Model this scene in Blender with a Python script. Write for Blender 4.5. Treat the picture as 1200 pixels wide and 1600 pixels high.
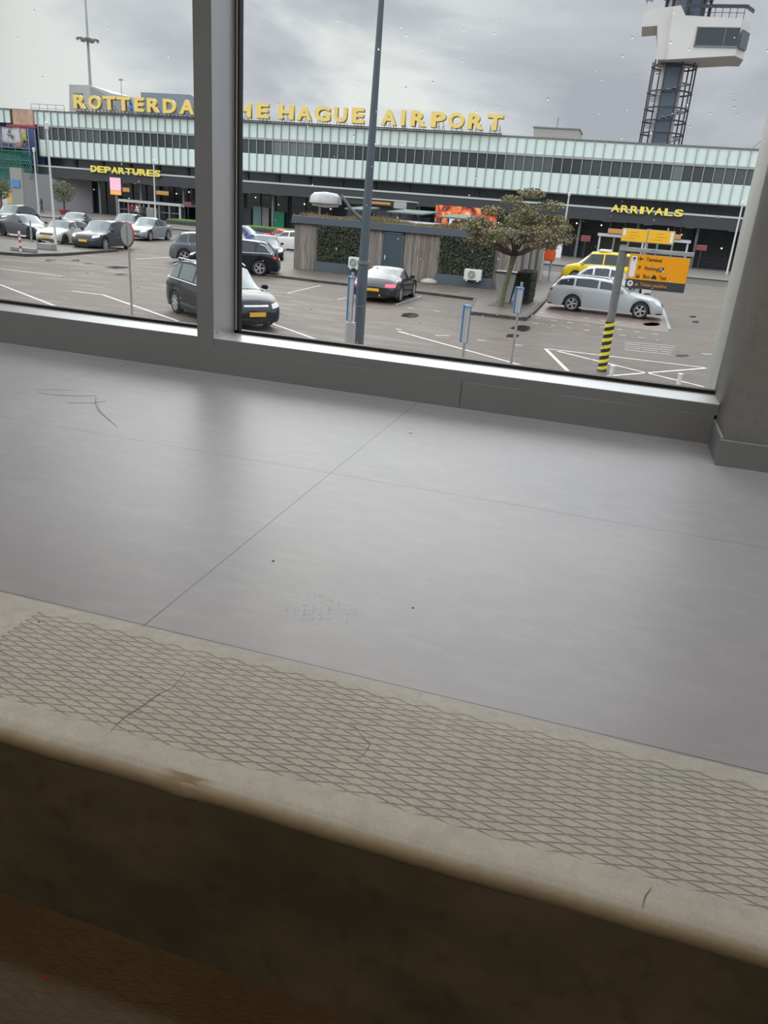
import bpy, bmesh, math, random
from mathutils import Vector, Matrix
from mathutils.bvhtree import BVHTree
for o in list(bpy.data.objects): bpy.data.objects.remove(o)
S = bpy.context.scene
COL = S.collection
PI = math.pi
# ------------------------------------------------------------------ camera
CAMH = 3.6
F = 1200.0
YAW, PITCH, ROLL = [math.radians(a) for a in (15.23, 21.61, 4.58)]
fw = Vector((-math.sin(YAW)*math.cos(PITCH), math.cos(YAW)*math.cos(PITCH), -math.sin(PITCH)))
rt = Vector((math.cos(YAW), math.sin(YAW), 0))
up = rt.cross(fw)
RT = rt*math.cos(ROLL)+up*math.sin(ROLL)
UP = -rt*math.sin(ROLL)+up*math.cos(ROLL)
cd = bpy.data.cameras.new('camera'); cam = bpy.data.objects.new('camera', cd); COL.objects.link(cam)
cd.sensor_fit = 'VERTICAL'; cd.sensor_height = 32; cd.sensor_width = 24; cd.lens = 24; cd.clip_end = 2000; cd.clip_start = .05
cam.matrix_world = Matrix(((RT.x, UP.x, -fw.x, 0), (RT.y, UP.y, -fw.y, 0), (RT.z, UP.z, -fw.z, CAMH), (0, 0, 0, 1)))
S.camera = cam
# ------------------------------------------------------------------ view
S.view_settings.view_transform = 'Standard'; S.view_settings.look = 'None'
S.view_settings.gamma = 1; S.view_settings.use_curve_mapping = False
S.view_settings.exposure = 0.0
# ------------------------------------------------------------------ sky: broken overcast, brighter towards the zenith
W = bpy.data.worlds.new('sky'); S.world = W; W.use_nodes = True
nt = W.node_tree; nt.nodes.clear(); L = nt.links
def N(t, **k):
    n = nt.nodes.new(t)
    for a, b in k.items(): setattr(n, a, b)
    return n
def M(op, a, b=None, c=None):
    n = N('ShaderNodeMath', operation=op)
    for i, v in enumerate((a, b, c)):
        if v is None: continue
        if isinstance(v, (int, float)): n.inputs[i].default_value = v
        else: L.new(v, n.inputs[i])
    return n.outputs[0]
tc = N('ShaderNodeTexCoord'); sx = N('ShaderNodeSeparateXYZ'); L.new(tc.outputs['Generated'], sx.inputs[0])
zz = M('MAXIMUM', sx.outputs[2], 0.0)
dn = M('ADD', zz, 0.14)
cb = N('ShaderNodeCombineXYZ'); L.new(M('DIVIDE', sx.outputs[0], dn), cb.inputs[0]); L.new(M('DIVIDE', sx.outputs[1], dn), cb.inputs[1])
no = N('ShaderNodeTexNoise'); no.inputs['Scale'].default_value = 3.0; no.inputs['Detail'].default_value = 8; no.inputs['Roughness'].default_value = .5; no.inputs['Distortion'].default_value = .5
mp = N('ShaderNodeMapping'); mp.inputs['Location'].default_value = (9.9, 0.4, 0); mp.inputs['Rotation'].default_value = (0, .35, 0); mp.inputs['Scale'].default_value = (1, 1, 2.1); L.new(tc.outputs['Generated'], mp.inputs[0]); L.new(mp.outputs[0], no.inputs['Vector'])
cr = N('ShaderNodeValToRGB'); e = cr.color_ramp.elements
e[0].position = .39; e[0].color = (.48, .495, .555, 1)
e[1].position = .61; e[1].color = (.93, .94, .925, 1)
m1 = e.new(.50); m1.color = (.63, .65, .70, 1)
L.new(M('ADD', no.outputs[0], M('MULTIPLY', M('ADD', sx.outputs[0], .10), -.16)), cr.inputs[0])
gain = N('ShaderNodeMapRange'); gain.interpolation_type = 'SMOOTHSTEP'
gain.inputs['From Min'].default_value = .22; gain.inputs['From Max'].default_value = .50
gain.inputs['To Min'].default_value = 1.0; gain.inputs['To Max'].default_value = 4.2
L.new(sx.outputs[2], gain.inputs['Value'])
azi = N('ShaderNodeMapRange'); azi.inputs['From Min'].default_value = -.6; azi.inputs['From Max'].default_value = .6
azi.inputs['To Min'].default_value = 1.0; azi.inputs['To Max'].default_value = 1.0
L.new(sx.outputs[1], azi.inputs['Value'])
bg = N('ShaderNodeBackground'); L.new(cr.outputs[0], bg.inputs[0]); L.new(M('MULTIPLY', gain.outputs[0], azi.outputs[0]), bg.inputs[1])
wo = N('ShaderNodeOutputWorld'); L.new(bg.outputs[0], wo.inputs[0])
# hazy sun low behind thick cloud, in front of the window
sd = bpy.data.lights.new('sun', 'SUN'); sd.energy = 1.15; sd.angle = math.radians(50); sd.color = (1, .97, .93)
so = bpy.data.objects.new('sun', sd); COL.objects.link(so)
so.rotation_euler = Vector((.33, -.80, -.60)).to_track_quat('-Z', 'Y').to_euler()
# window portal guides sampling of the sky
for px, sx_, sz_ in ((-2.5, 13.0, 5.9),):
    pd = bpy.data.lights.new('window_portal', 'AREA'); pd.shape = 'RECTANGLE'; pd.size = sx_; pd.size_y = sz_
    pd.cycles.is_portal = True
    po = bpy.data.objects.new('window_portal', pd); COL.objects.link(po); po.location = (px, 4.75, 5.7)
    po.rotation_euler = (PI/2, 0, PI) if False else Vector((0, -1, 0)).to_track_quat('-Z', 'Y').to_euler()
# row of cool unseen fill lights added to brighten the window bay
for k in range(4):
    dd = bpy.data.lights.new('added_bay_fill', 'AREA'); dd.shape = 'RECTANGLE'; dd.size = 1.6; dd.size_y = .5; dd.energy = 13; dd.color = (.93, .965, 1); dd.spread = math.radians(60)
    do = bpy.data.objects.new('added_bay_fill', dd); COL.objects.link(do); do.location = (-6.2+2.5*k, 2.75, 8.5); do.rotation_euler = (math.radians(3), 0, 0)
# dim warm fill light, added out of view to lift the lower step
ld = bpy.data.lights.new('added_warm_fill', 'AREA'); ld.size = 1.4; ld.energy = 140; ld.color = (1, .74, .45)
lo = bpy.data.objects.new('added_warm_fill', ld); COL.objects.link(lo); lo.location = (-1.8, -3.2, 8.4); lo.rotation_euler = (0, 0, 0)

# ------------------------------------------------------------------ pixel helpers
def ray(x, y): return RT*((x-600)/F)-UP*((y-800)/F)+fw
def g(x, y, z=0.0):
    d = ray(x, y); t = (z-CAMH)/d.z
    return Vector((d.x*t, d.y*t, z))
def at(x, y, Y):
    d = ray(x, y); t = Y/d.y
    return Vector((d.x*t, Y, d.z*t+CAMH))
# ------------------------------------------------------------------ materials
MATS = {}
def mat(name, col, rough=.6, metal=0, var=0, vscale=6, bump=0, bscale=40, spec=.5, emit=None, estr=1, coat=0, dark=None, stretch=None):
    if name in MATS: return MATS[name]
    m = bpy.data.materials.new(name); m.use_nodes = True; t = m.node_tree; b = t.nodes['Principled BSDF']
    b.inputs['Base Color'].default_value = (*col, 1); b.inputs['Roughness'].default_value = rough; b.inputs['Metallic'].default_value = metal
    b.inputs['Specular IOR Level'].default_value = spec; b.inputs['Coat Weight'].default_value = coat
    tc = t.nodes.new('ShaderNodeTexCoord'); src = tc.outputs['Object']
    if stretch:
        mpn = t.nodes.new('ShaderNodeMapping'); mpn.inputs['Scale'].default_value = stretch; t.links.new(src, mpn.inputs[0]); src = mpn.outputs[0]
    n = t.nodes.new('ShaderNodeTexNoise'); n.inputs['Scale'].default_value = vscale; n.inputs['Detail'].default_value = 5; t.links.new(src, n.inputs['Vector'])
    if var or dark:
        mx = t.nodes.new('ShaderNodeMix'); mx.data_type = 'RGBA'
        d = dark if dark else tuple(c*(1-var) for c in col)
        mx.inputs[6].default_value = (*d, 1); mx.inputs[7].default_value = (*[min(1, c*(1+var*.5)) for c in col], 1)
        r = t.nodes.new('ShaderNodeMapRange'); r.inputs[1].default_value = .3; r.inputs[2].default_value = .7
        t.links.new(n.outputs[0], r.inputs[0]); t.links.new(r.outputs[0], mx.inputs[0]); t.links.new(mx.outputs[2], b.inputs['Base Color'])
    if bump:
        n2 = t.nodes.new('ShaderNodeTexNoise'); n2.inputs['Scale'].default_value = bscale; n2.inputs['Detail'].default_value = 6; t.links.new(src, n2.inputs['Vector'])
        bp = t.nodes.new('ShaderNodeBump'); bp.inputs['Strength'].default_value = bump; bp.inputs['Distance'].default_value = .02
        t.links.new(n2.outputs[0], bp.inputs['Height']); t.links.new(bp.outputs[0], b.inputs['Normal'])
    if emit: b.inputs['Emission Color'].default_value = (*emit, 1); b.inputs['Emission Strength'].default_value = estr
    MATS[name] = m; return m
class NB:  # node builder on a material
    def __init__(s, name):
        s.m = bpy.data.materials.new(name); s.m.use_nodes = True; s.t = s.m.node_tree; s.b = s.t.nodes['Principled BSDF']; MATS[name] = s.m
        s.obj = s.n('ShaderNodeTexCoord').outputs['Object']
    def n(s, ty, **k):
        x = s.t.nodes.new(ty)
        for a, b in k.items(): setattr(x, a, b)
        return x
    def l(s, a, b): s.t.links.new(a, b)
    def M(s, op, a, b=None, c=None):
        n = s.n('ShaderNodeMath', operation=op)
        for i, v in enumerate((a, b, c)):
            if v is None: continue
            if isinstance(v, (int, float)): n.inputs[i].default_value = v
            else: s.l(v, n.inputs[i])
        return n.outputs[0]
    def xyz(s, v=None):
        q = s.n('ShaderNodeSeparateXYZ'); s.l(v or s.obj, q.inputs[0]); return q.outputs
    def noise(s, scale, detail=5, vec=None, rough=.55, st=None, dist=0):
        v = vec or s.obj
        if st:
            mm = s.n('ShaderNodeMapping'); mm.inputs['Scale'].default_value = st; s.l(v, mm.inputs[0]); v = mm.outputs[0]
        q = s.n('ShaderNodeTexNoise'); q.inputs['Scale'].default_value = scale; q.inputs['Detail'].default_value = detail; q.inputs['Roughness'].default_value = rough; q.inputs['Distortion'].default_value = dist
        s.l(v, q.inputs['Vector']); return q.outputs[0]
    def ramp(s, v, a, b, lo=0, hi=1, smooth=False):
        q = s.n('ShaderNodeMapRange')
        if smooth: q.interpolation_type = 'SMOOTHSTEP'
        for i, x in enumerate((a, b, lo, hi)): q.inputs[i+1].default_value = x
        s.l(v, q.inputs[0]); return q.outputs[0]
    def mix(s, f, a, b):
        q = s.n('ShaderNodeMix'); q.data_type = 'RGBA'
        if isinstance(f, (int, float)): q.inputs[0].default_value = f
        else: s.l(f, q.inputs[0])
        for i, v in ((6, a), (7, b)):
            if isinstance(v, tuple): q.inputs[i].default_value = (*v, 1)
            else: s.l(v, q.inputs[i])
        return q.outputs[2]
    def bump(s, h, strength, dist):
        q = s.n('ShaderNodeBump'); q.inputs['Strength'].default_value = strength; q.inputs['Distance'].default_value = dist; s.l(h, q.inputs['Height']); s.l(q.outputs[0], s.b.inputs['Normal'])
    def col(s, c): s.l(c, s.b.inputs['Base Color'])
    def rough(s, r):
        if isinstance(r, (int, float)): s.b.inputs['Roughness'].default_value = r
        else: s.l(r, s.b.inputs['Roughness'])

# floor vinyl: large pale tiles, thin dark joints
q = NB('floor_tile'); x, y, z = q.xyz()
jx = q.M('ABSOLUTE', q.M('SUBTRACT', q.M('MODULO', q.M('ADD', x, .978+1.8*10+.9), 1.8), .9))
jy = q.M('ABSOLUTE', q.M('SUBTRACT', q.M('MODULO', q.M('ADD', y, -2.735+1.3*4+.65), 1.3), .65))
jd = q.M('MINIMUM', jx, jy)
jm = q.ramp(jd, .0008, .0021, 1, 0)
n1 = q.noise(1.3, 4); n2 = q.noise(9, 8, st=(1, 2.2, 1)); n3 = q.noise(160, 2)
base = q.mix(q.ramp(n1, .3, .7), (.335, .332, .355), (.385, .381, .405))
base = q.mix(q.ramp(n2, .46, .72, 0, .35), base, (.47, .465, .47))
base = q.mix(q.ramp(n3, .35, .7, 0, .22), base, (.28, .275, .285))
# cross-hatched shoe scuff near the centre
ddx = q.M('MULTIPLY', q.M('SUBTRACT', x, -.62), 7.2); ddy = q.M('MULTIPLY', q.M('SUBTRACT', y, 1.69), 9.5)
rr = q.M('ADD', q.M('MULTIPLY', ddx, ddx), q.M('MULTIPLY', ddy, ddy))
msk = q.ramp(q.M('ADD', rr, q.M('MULTIPLY', q.noise(14, 3), .9)), .75, 1.3, 1, 0)
def hatch(a, b, f):
    u = q.M('ADD', q.M('MULTIPLY', x, a), q.M('MULTIPLY', y, b)); u = q.M('ADD', u, q.M('MULTIPLY', q.noise(18, 2), .012))
    return q.ramp(q.M('ABSOLUTE', q.M('SUBTRACT', q.M('FRACT', q.M('MULTIPLY', u, f)), .5)), .0, .07, 1, 0)
hh = q.M('MAXIMUM', hatch(1, .35, 42), hatch(.5, -1, 36))
hh = q.M('MULTIPLY', q.M('MULTIPLY', hh, msk), q.ramp(q.noise(60, 2), .5, .56))
base = q.mix(q.M('MULTIPLY', hh, .7), base, (.06, .06, .06))
base = q.mix(jm, base, (.10, .10, .105))
q.col(base); q.rough(q.ramp(n3, .3, .7, .37, .41)); q.b.inputs['Specular IOR Level'].default_value = .42
q.bump(q.M('SUBTRACT', q.M('MULTIPLY', n3, .06), jm), .25, .0012)

def concrete(name, c0, c1, mesh=None):
    q = NB(name); x, y, z = q.xyz()
    n1 = q.noise(2.2, 6); n2 = q.noise(28, 8); n3 = q.noise(220, 2)
    base = q.mix(q.ramp(n1, .3, .7), c0, c1)
    base = q.mix(q.ramp(n2, .42, .75, 0, .45), base, tuple(c*.72 for c in c0))
    base = q.mix(q.ramp(n3, .3, .7, 0, .25), base, tuple(c*.55 for c in c0))
    vo = q.n('ShaderNodeTexVoronoi'); vo.inputs['Scale'].default_value = 9; q.l(q.obj, vo.inputs['Vector'])
    pit = q.ramp(vo.outputs['Distance'], .025, .04, 1, 0)
    pit = q.M('MULTIPLY', pit, q.ramp(q.noise(3.3, 1), .5, .52))
    base = q.mix(pit, base, (.03, .03, .025))
    h = q.M('ADD', q.M('MULTIPLY', n2, .35), q.M('MULTIPLY', n3, .2))
    if mesh:
        y0, y1 = mesh
        wx = q.M('ADD', x, q.M('MULTIPLY', q.noise(5, 2), .004))
        wob = q.noise(2.6, 2)
        u = q.M('DIVIDE', wx, .078); v = q.M('DIVIDE', q.M('SUBTRACT', y, q.M('MULTIPLY', wob, .02)), .0208)
        def strand(sgn):
            a = q.M('ADD', v, q.M('MULTIPLY', u, sgn))
            return q.M('MULTIPLY', q.M('ABSOLUTE', q.M('SUBTRACT', q.M('FRACT', a), .5)), 2)   # 1 at the line
        s1 = strand(1); s2 = strand(-1)
        mask = q.M('MULTIPLY', q.ramp(q.M('SUBTRACT', y, q.M('MULTIPLY', wob, .03)), y0, y0+.006), q.ramp(q.M('SUBTRACT', y, q.M('MULTIPLY', wob, .02)), y1, y1+.006, 1, 0))
        mask = q.M('MULTIPLY', mask, q.ramp(x, -1.245, -1.242)) if 'low' not in name else mask
        g1 = q.ramp(q.M('MAXIMUM', s1, s2), .80, .97, 0, 1, True)
        ln = q.M('MULTIPLY', g1, mask)
        h = q.M('SUBTRACT', q.M('MULTIPLY', h, .6), q.M('MULTIPLY', ln, q.ramp(q.noise(3, 3), .3, .6, .7, 1.35)))
        base = q.mix(q.M('MULTIPLY', ln, .08 if 'low' in name else .25), base, tuple(c*.5 for c in c0))
        q.bump(h, .35 if 'low' in name else 1.0, .004)
    else: q.bump(h, .5, .003)
    q.col(base); q.rough(.6 if 'pillar' in name else .72); q.b.inputs['Specular IOR Level'].default_value = .6 if 'pillar' in name else .3
    return q.m
concrete('concrete_tread', (.54, .528, .475), (.65, .637, .578), (1.047, 1.372))
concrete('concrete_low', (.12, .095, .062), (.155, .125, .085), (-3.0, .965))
concrete('concrete_pillar', (.52, .515, .48), (.60, .595, .56), None)
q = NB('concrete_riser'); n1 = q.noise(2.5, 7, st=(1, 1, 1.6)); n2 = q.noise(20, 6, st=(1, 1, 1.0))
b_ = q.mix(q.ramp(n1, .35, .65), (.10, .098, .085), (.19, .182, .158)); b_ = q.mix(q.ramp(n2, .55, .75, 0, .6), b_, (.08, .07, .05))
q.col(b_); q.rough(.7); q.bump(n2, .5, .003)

# outside ground: wet worn clay pavers
q = NB('wet_pavers'); x, y, z = q.xyz()
br = q.n('ShaderNodeTexBrick'); br.inputs['Scale'].default_value = 1; br.inputs['Brick Width'].default_value = .22; br.inputs['Row Height'].default_value = .11
br.inputs['Mortar Size'].default_value = .008; br.inputs['Color1'].default_value = (.072, .050, .037, 1); br.inputs['Color2'].default_value = (.10, .073, .055, 1); br.inputs['Mortar'].default_value = (.07, .063, .056, 1)
q.l(q.obj, br.inputs['Vector'])
n1 = q.noise(.16, 5, st=(1, 1.6, 1)); n2 = q.noise(.8, 6, st=(.5, 1.6, 1), dist=.6); n3 = q.noise(4, 4, st=(.6, 1.5, 1))
base = q.mix(q.ramp(n1, .38, .62, 0, .6), br.outputs[0], (.10, .085, .070))
base = q.mix(q.ramp(n2, .5, .68, 0, .55), base, (.17, .155, .138))
base = q.mix(q.ramp(n2, .40, .28, 0, .7), base, (.03, .026, .022))
base = q.mix(q.ramp(n3, .55, .75, 0, .35), base, (.035, .031, .027))
q.b.inputs['Specular IOR Level'].default_value = .18; q.col(base); q.rough(q.ramp(n2, .3, .65, .4, .75)); q.bump(n3, .3, .01)
q = NB('red_pavers')
br = q.n('ShaderNodeTexBrick'); br.inputs['Scale'].default_value = 1; br.inputs['Brick Width'].default_value = .22; br.inputs['Row Height'].default_value = .11
br.inputs['Mortar Size'].default_value = .012; br.inputs['Color1'].default_value = (.10, .056, .042, 1); br.inputs['Color2'].default_value = (.135, .083, .064, 1); br.inputs['Mortar'].default_value = (.10, .075, .065, 1)
mm = q.n('ShaderNodeMapping'); mm.inputs['Rotation'].default_value = (0, 0, PI/2); q.l(q.obj, mm.inputs[0]); q.l(mm.outputs[0], br.inputs['Vector'])
n2 = q.noise(1.1, 6); base = q.mix(q.ramp(n2, .4, .7, 0, .5), br.outputs[0], (.11, .088, .073)); q.col(base); q.rough(.45)
mat('paving', (.10, .088, .073), .5, spec=.15, var=.25, vscale=2, bump=.3, bscale=12)
mat('forecourt', (.17, .155, .138), .45, spec=.15, var=.15, vscale=.8)
mat('kerb', (.08, .074, .066), .6, spec=.15, var=.3, vscale=3)
mat('road', (.07, .066, .062), .4, spec=.15, var=.25, vscale=.6)
mat('lane_paint', (.46, .46, .445), .5, var=.3, vscale=5)
mat('puddle', (.02, .02, .02), .08)
mat('grass', (.10, .20, .035), .8, var=.4, vscale=6)
# building
q = NB('glass_panel'); n1 = q.noise(.5, 3); q.col(q.mix(q.ramp(n1, .3, .7), (.70, .83, .77), (.76, .87, .82))); q.rough(.22)
mat('fin', (.36, .37, .36), .45)
mat('roof_edge', (.17, .18, .18), .6)
for i, c in enumerate(((.035, .045, .05), (.055, .07, .078), (.09, .11, .115), (.16, .19, .19))): mat('window_glass_%d' % i, c, .12)
mat('dark_fascia', (.045, .048, .055), .5)
mat('dark_glass', (.018, .024, .032), .12)
mat('canopy_white', (.52, .53, .53), .5)
mat('sign_yellow', (.88, .66, .19), .45, var=.06, vscale=1)
mat('sign_yellow_side', (.30, .20, .07), .6)
mat('lit_yellow', (.85, .70, .12), .45, emit=(.9, .72, .12), estr=.12)
mat('steel_dark', (.045, .05, .055), .5, metal=.3)
mat('steel_grey', (.22, .235, .24), .45, metal=.4)
mat('steel_galv', (.38, .385, .38), .5, metal=.3, var=.2, vscale=4)
mat('pole_white', (.62, .62, .60), .5)
mat('render_white', (.62, .60, .575), .7, var=.05, vscale=.3)
mat('clad_grey', (.40, .395, .38), .6, var=.12, vscale=.4)
mat('clad_blue', (.20, .245, .29), .6)
mat('clad_beige', (.34, .325, .295), .6)
mat('plywood', (.52, .34, .24), .7, var=.3, vscale=1.5)
mat('tower_glass', (.10, .13, .18), .1)
mat('tower_core', (.36, .37, .39), .5)
mat('orange_sign', (.90, .36, .005), .35)
mat('orange_dull', (.62, .28, .06), .5)
mat('charcoal', (.045, .05, .055), .45)
mat('white_sign', (.78, .80, .80), .4)
mat('black_ink', (.03, .025, .02), .5)
mat('blue_sign', (.025, .12, .36), .4)
mat('blue_light', (.10, .28, .60), .4)
mat('red_paint', (.55, .035, .03), .45)
mat('pink_screen', (.8, .4, .55), .4, emit=(.95, .50, .62), estr=.5)
mat('orange_screen', (.9, .4, .1), .4, emit=(.95, .35, .06), estr=.5)
mat('poster_red', (.30, .05, .06), .5)
mat('poster_green', (.02, .28, .13), .5)
mat('teal_panel', (.16, .30, .29), .3)
mat('net_green', (.03, .20, .14), .8)
mat('tarp_blue', (.05, .08, .20), .7)
mat('banner_cloth', (.85, .82, .86), .8)
mat('shed_grey', (.085, .105, .125), .55)
mat('shed_door', (.05, .075, .095), .5)
mat('stone_grey', (.28, .28, .28), .6)
mat('plastic_white', (.70, .71, .67), .45)
mat('fan_grey', (.22, .22, .20), .6)
mat('warm_light', (1, .9, .7), .5, emit=(1, .86, .62), estr=2.5)
q = NB('wood_boards'); x, y, z = q.xyz()
u = q.M('ADD', x, y); bd = q.M('FRACT', q.M('DIVIDE', u, .14)); gap = q.ramp(bd, .06, .10, 1, 0)
idn = q.n('ShaderNodeTexWhiteNoise'); idn.noise_dimensions = '1D'; q.l(q.M('FLOOR', q.M('DIVIDE', u, .14)), idn.inputs['W'])
ns = q.noise(3, 6, st=(6, 6, .35))
base = q.mix(idn.outputs[0], (.20, .165, .14), (.36, .325, .29)); base = q.mix(q.ramp(ns, .42, .68, 0, .75), base, (.095, .065, .05))
base = q.mix(gap, base, (.03, .025, .02)); q.col(base); q.rough(.7)
q = NB('hedge'); n1 = q.noise(9, 6); n2 = q.noise(1.2, 4)
base = q.mix(q.ramp(n1, .4, .65), (.012, .02, .014), (.07, .095, .05)); base = q.mix(q.ramp(n2, .5, .7, 0, .7), base, (.09, .055, .045)); q.col(base); q.rough(.8); q.bump(n1, 1, .05)
q = NB('leaf_mix'); n1 = q.noise(1.6, 4)
q.col(q.mix(q.ramp(n1, .38, .62), (.21, .155, .095), (.19, .20, .085))); q.rough(.7)
mat('olive_leaf', (.16, .18, .09), .8, var=.5, vscale=5)
mat('sedum', (.17, .17, .06), .9, dark=(.20, .11, .06), vscale=1.5)
mat('bark', (.155, .15, .08), .85, var=.4, vscale=9, bump=.5)
mat('bark_dark', (.085, .062, .048), .85, var=.3, vscale=9)
q = NB('billboard_picture'); n1 = q.noise(.9, 4, dist=1)
crn = q.n('ShaderNodeValToRGB'); ee = crn.color_ramp.elements
ee[0].position = .36; ee[0].color = (.10, .02, .025, 1); ee[1].position = .66; ee[1].color = (1, .75, .45, 1)
a_ = ee.new(.48); a_.color = (.75, .10, .04, 1); a_ = ee.new(.57); a_.color = (.95, .32, .08, 1)
q.l(n1, crn.inputs[0]); q.col(crn.outputs[0]); q.l(crn.outputs[0], q.b.inputs['Emission Color']); q.b.inputs['Emission Strength'].default_value = .12
# interior metal & glass
mat('alu_front', (.31, .335, .35), .42, metal=.0, var=.04, vscale=3, spec=.4)
mat('alu_lit', (.78, .80, .82), .36, metal=.5)  # frame aluminium again, paler: daylight on sills and returns put into the colour
mat('gasket', (.012, .012, .013), .5)
mat('ledge_wet', (.62, .65, .68), .25, var=.3, vscale=7)
mat('ceiling_paint', (.30, .29, .27), .8)
mat('wall_paint', (.13, .12, .11), .8)
q = NB('window_glass'); t = q.t; t.nodes.remove(q.b)
tr = q.n('ShaderNodeBsdfTransparent'); tr.inputs[0].default_value = (.95, .965, .96, 1)
gl = q.n('ShaderNodeBsdfGlossy'); gl.inputs['Roughness'].default_value = .02
lw = q.n('ShaderNodeFresnel'); lw.inputs['IOR'].default_value = 1.45
mx = q.n('ShaderNodeMixShader'); q.l(lw.outputs[0], mx.inputs[0]); q.l(tr.outputs[0], mx.inputs[1]); q.l(gl.outputs[0], mx.inputs[2])
q.l(mx.outputs[0], [n for n in t.nodes if n.type == 'OUTPUT_MATERIAL'][0].inputs[0])
q = NB('raindrop'); q.b.inputs['Transmission Weight'].default_value = 1; q.b.inputs['IOR'].default_value = 1.33; q.b.inputs['Roughness'].default_value = .0
# cars
def paint(name, c, r=.25): return mat('paint_'+name, c, .12, metal=.0, spec=.3)
mat('car_glass', (.03, .038, .042), .08, spec=.4)
mat('car_glass_pale', (.13, .16, .165), .08, spec=.5)
mat('tyre', (.018, .018, .019), .8)
mat('rim_silver', (.50, .51, .52), .35, metal=.6)
mat('rim_dark', (.06, .06, .065), .4, metal=.5)
mat('car_black', (.015, .016, .018), .4)
mat('chrome', (.72, .74, .76), .25, metal=.3)
mat('headlight', (.62, .66, .68), .12)
mat('taillight', (.48, .02, .03), .2)
mat('taillight_on', (.6, .04, .06), .2, emit=(1, .12, .16), estr=.7)
mat('plate_yellow', (.85, .45, .03), .4)

# ------------------------------------------------------------------ mesh helpers
class MB:
    def __init__(s): s.bm = bmesh.new()
    def face(s, pts):
        try: return s.bm.faces.new([s.bm.verts.new(p) for p in pts])
        except ValueError: return None
    def box(s, x0, x1, y0, y1, z0, z1, mtx=None):
        v = [Vector((x, y, z)) for z in (z0, z1) for y in (y0, y1) for x in (x0, x1)]
        if mtx: v = [mtx @ p for p in v]
        v = [s.bm.verts.new(p) for p in v]
        for f in ((0, 2, 3, 1), (4, 5, 7, 6), (0, 1, 5, 4), (2, 6, 7, 3), (0, 4, 6, 2), (1, 3, 7, 5)): s.bm.faces.new([v[i] for i in f])
        return s
    def tube(s, p0, p1, r0, r1=None, n=10, cap=True):
        p0 = Vector(p0); p1 = Vector(p1); r1 = r0 if r1 is None else r1
        d = (p1-p0).normalized(); a = d.orthogonal().normalized(); b = d.cross(a)
        A = []; B = []
        for i in range(n):
            c, si = math.cos(2*PI*i/n), math.sin(2*PI*i/n)
            A.append(s.bm.verts.new(p0+(a*c+b*si)*r0)); B.append(s.bm.verts.new(p1+(a*c+b*si)*r1))
        for i in range(n): s.bm.faces.new((A[i], A[(i+1) % n], B[(i+1) % n], B[i]))
        if cap: s.bm.faces.new(A[::-1]); s.bm.faces.new(B)
        return s
    def path(s, pts, rs, n=8):
        for i in range(len(pts)-1): s.tube(pts[i], pts[i+1], rs[i], rs[i+1], n)
        return s
    def lathe(s, prof, origin=(0, 0, 0), axis='Z', n=24, closed=False, cap=True):
        o = Vector(origin); rings = []
        for r, h in prof:
            ring = []
            for i in range(n):
                c, si = math.cos(2*PI*i/n)*r, math.sin(2*PI*i/n)*r
                p = {'Z': (c, si, h), 'Y': (c, h, si), 'X': (h, c, si)}[axis]
                ring.append(s.bm.verts.new(o+Vector(p)))
            rings.append(ring)
        m = len(rings)
        for k in range(m if closed else m-1):
            A, B = rings[k], rings[(k+1) % m]
            for i in range(n): s.bm.faces.new((A[i], A[(i+1) % n], B[(i+1) % n], B[i]))
        if not closed and cap:
            for R_, rev in ((rings[0], 1), (rings[-1], 0)):
                if (R_[0].co-R_[n//2].co).length > 1e-4: s.bm.faces.new(R_[::-1] if rev else R_)
        return s
    def prism(s, poly, d):   # poly: 3d points, extruded by vector d
        d = Vector(d); A = [s.bm.verts.new(Vector(p)) for p in poly]; B = [s.bm.verts.new(Vector(p)+d) for p in poly]
        n = len(A); s.bm.faces.new(A[::-1]); s.bm.faces.new(B)
        for i in range(n): s.bm.faces.new((A[i], A[(i+1) % n], B[(i+1) % n], B[i]))
        return s
    def ball(s, c, r, seg=10, sc=(1, 1, 1)):
        m = Matrix.Translation(Vector(c)) @ Matrix.Diagonal((r*sc[0], r*sc[1], r*sc[2], 1))
        bmesh.ops.create_uvsphere(s.bm, u_segments=seg, v_segments=max(4, seg//2), radius=1, matrix=m); return s
    def bevel(s, w, seg=2):
        bmesh.ops.bevel(s.bm, geom=s.bm.edges[:], offset=w, segments=seg, affect='EDGES', clamp_overlap=True); return s
    def mesh(s, name, m, smooth=False):
        bmesh.ops.recalc_face_normals(s.bm, faces=s.bm.faces)
        me = bpy.data.meshes.new(name); s.bm.to_mesh(me); s.bm.free()
        for q in (m if isinstance(m, (list, tuple)) else [m]): me.materials.append(MATS[q])
        if smooth: me.shade_smooth() if smooth is True else me.set_sharp_from_angle(angle=smooth)
        return me
def obj(name, mb, m, parent=None, smooth=False, world=True):
    me = mb.mesh(name, m, smooth) if isinstance(mb, MB) else mb
    if smooth and isinstance(mb, MB):
        for p in me.polygons: p.use_smooth = True
    o = bpy.data.objects.new(name, me); COL.objects.link(o)
    if parent is not None:
        o.parent = parent
        if world:
            w = Vector(parent.location); pp = parent.parent
            while pp is not None: w += Vector(pp.location); pp = pp.parent
            o.location = -w
    return o
def tag(o, label, cat, group=None, kind=None):
    o['label'] = label; o['category'] = cat
    if group: o['group'] = group
    if kind: o['kind'] = kind
    return o
def thing(name, label, cat, loc=(0, 0, 0), rz=0, group=None):
    o = bpy.data.objects.new(name, None); o.empty_display_size = .2; COL.objects.link(o); o.location = loc; o.rotation_euler = (0, 0, rz)
    return tag(o, label, cat, group)
def struct(name, mb, m, parent=None, smooth=False):
    o = obj(name, mb, m, parent, smooth)
    if parent is None: o['kind'] = 'structure'
    return o
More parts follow.
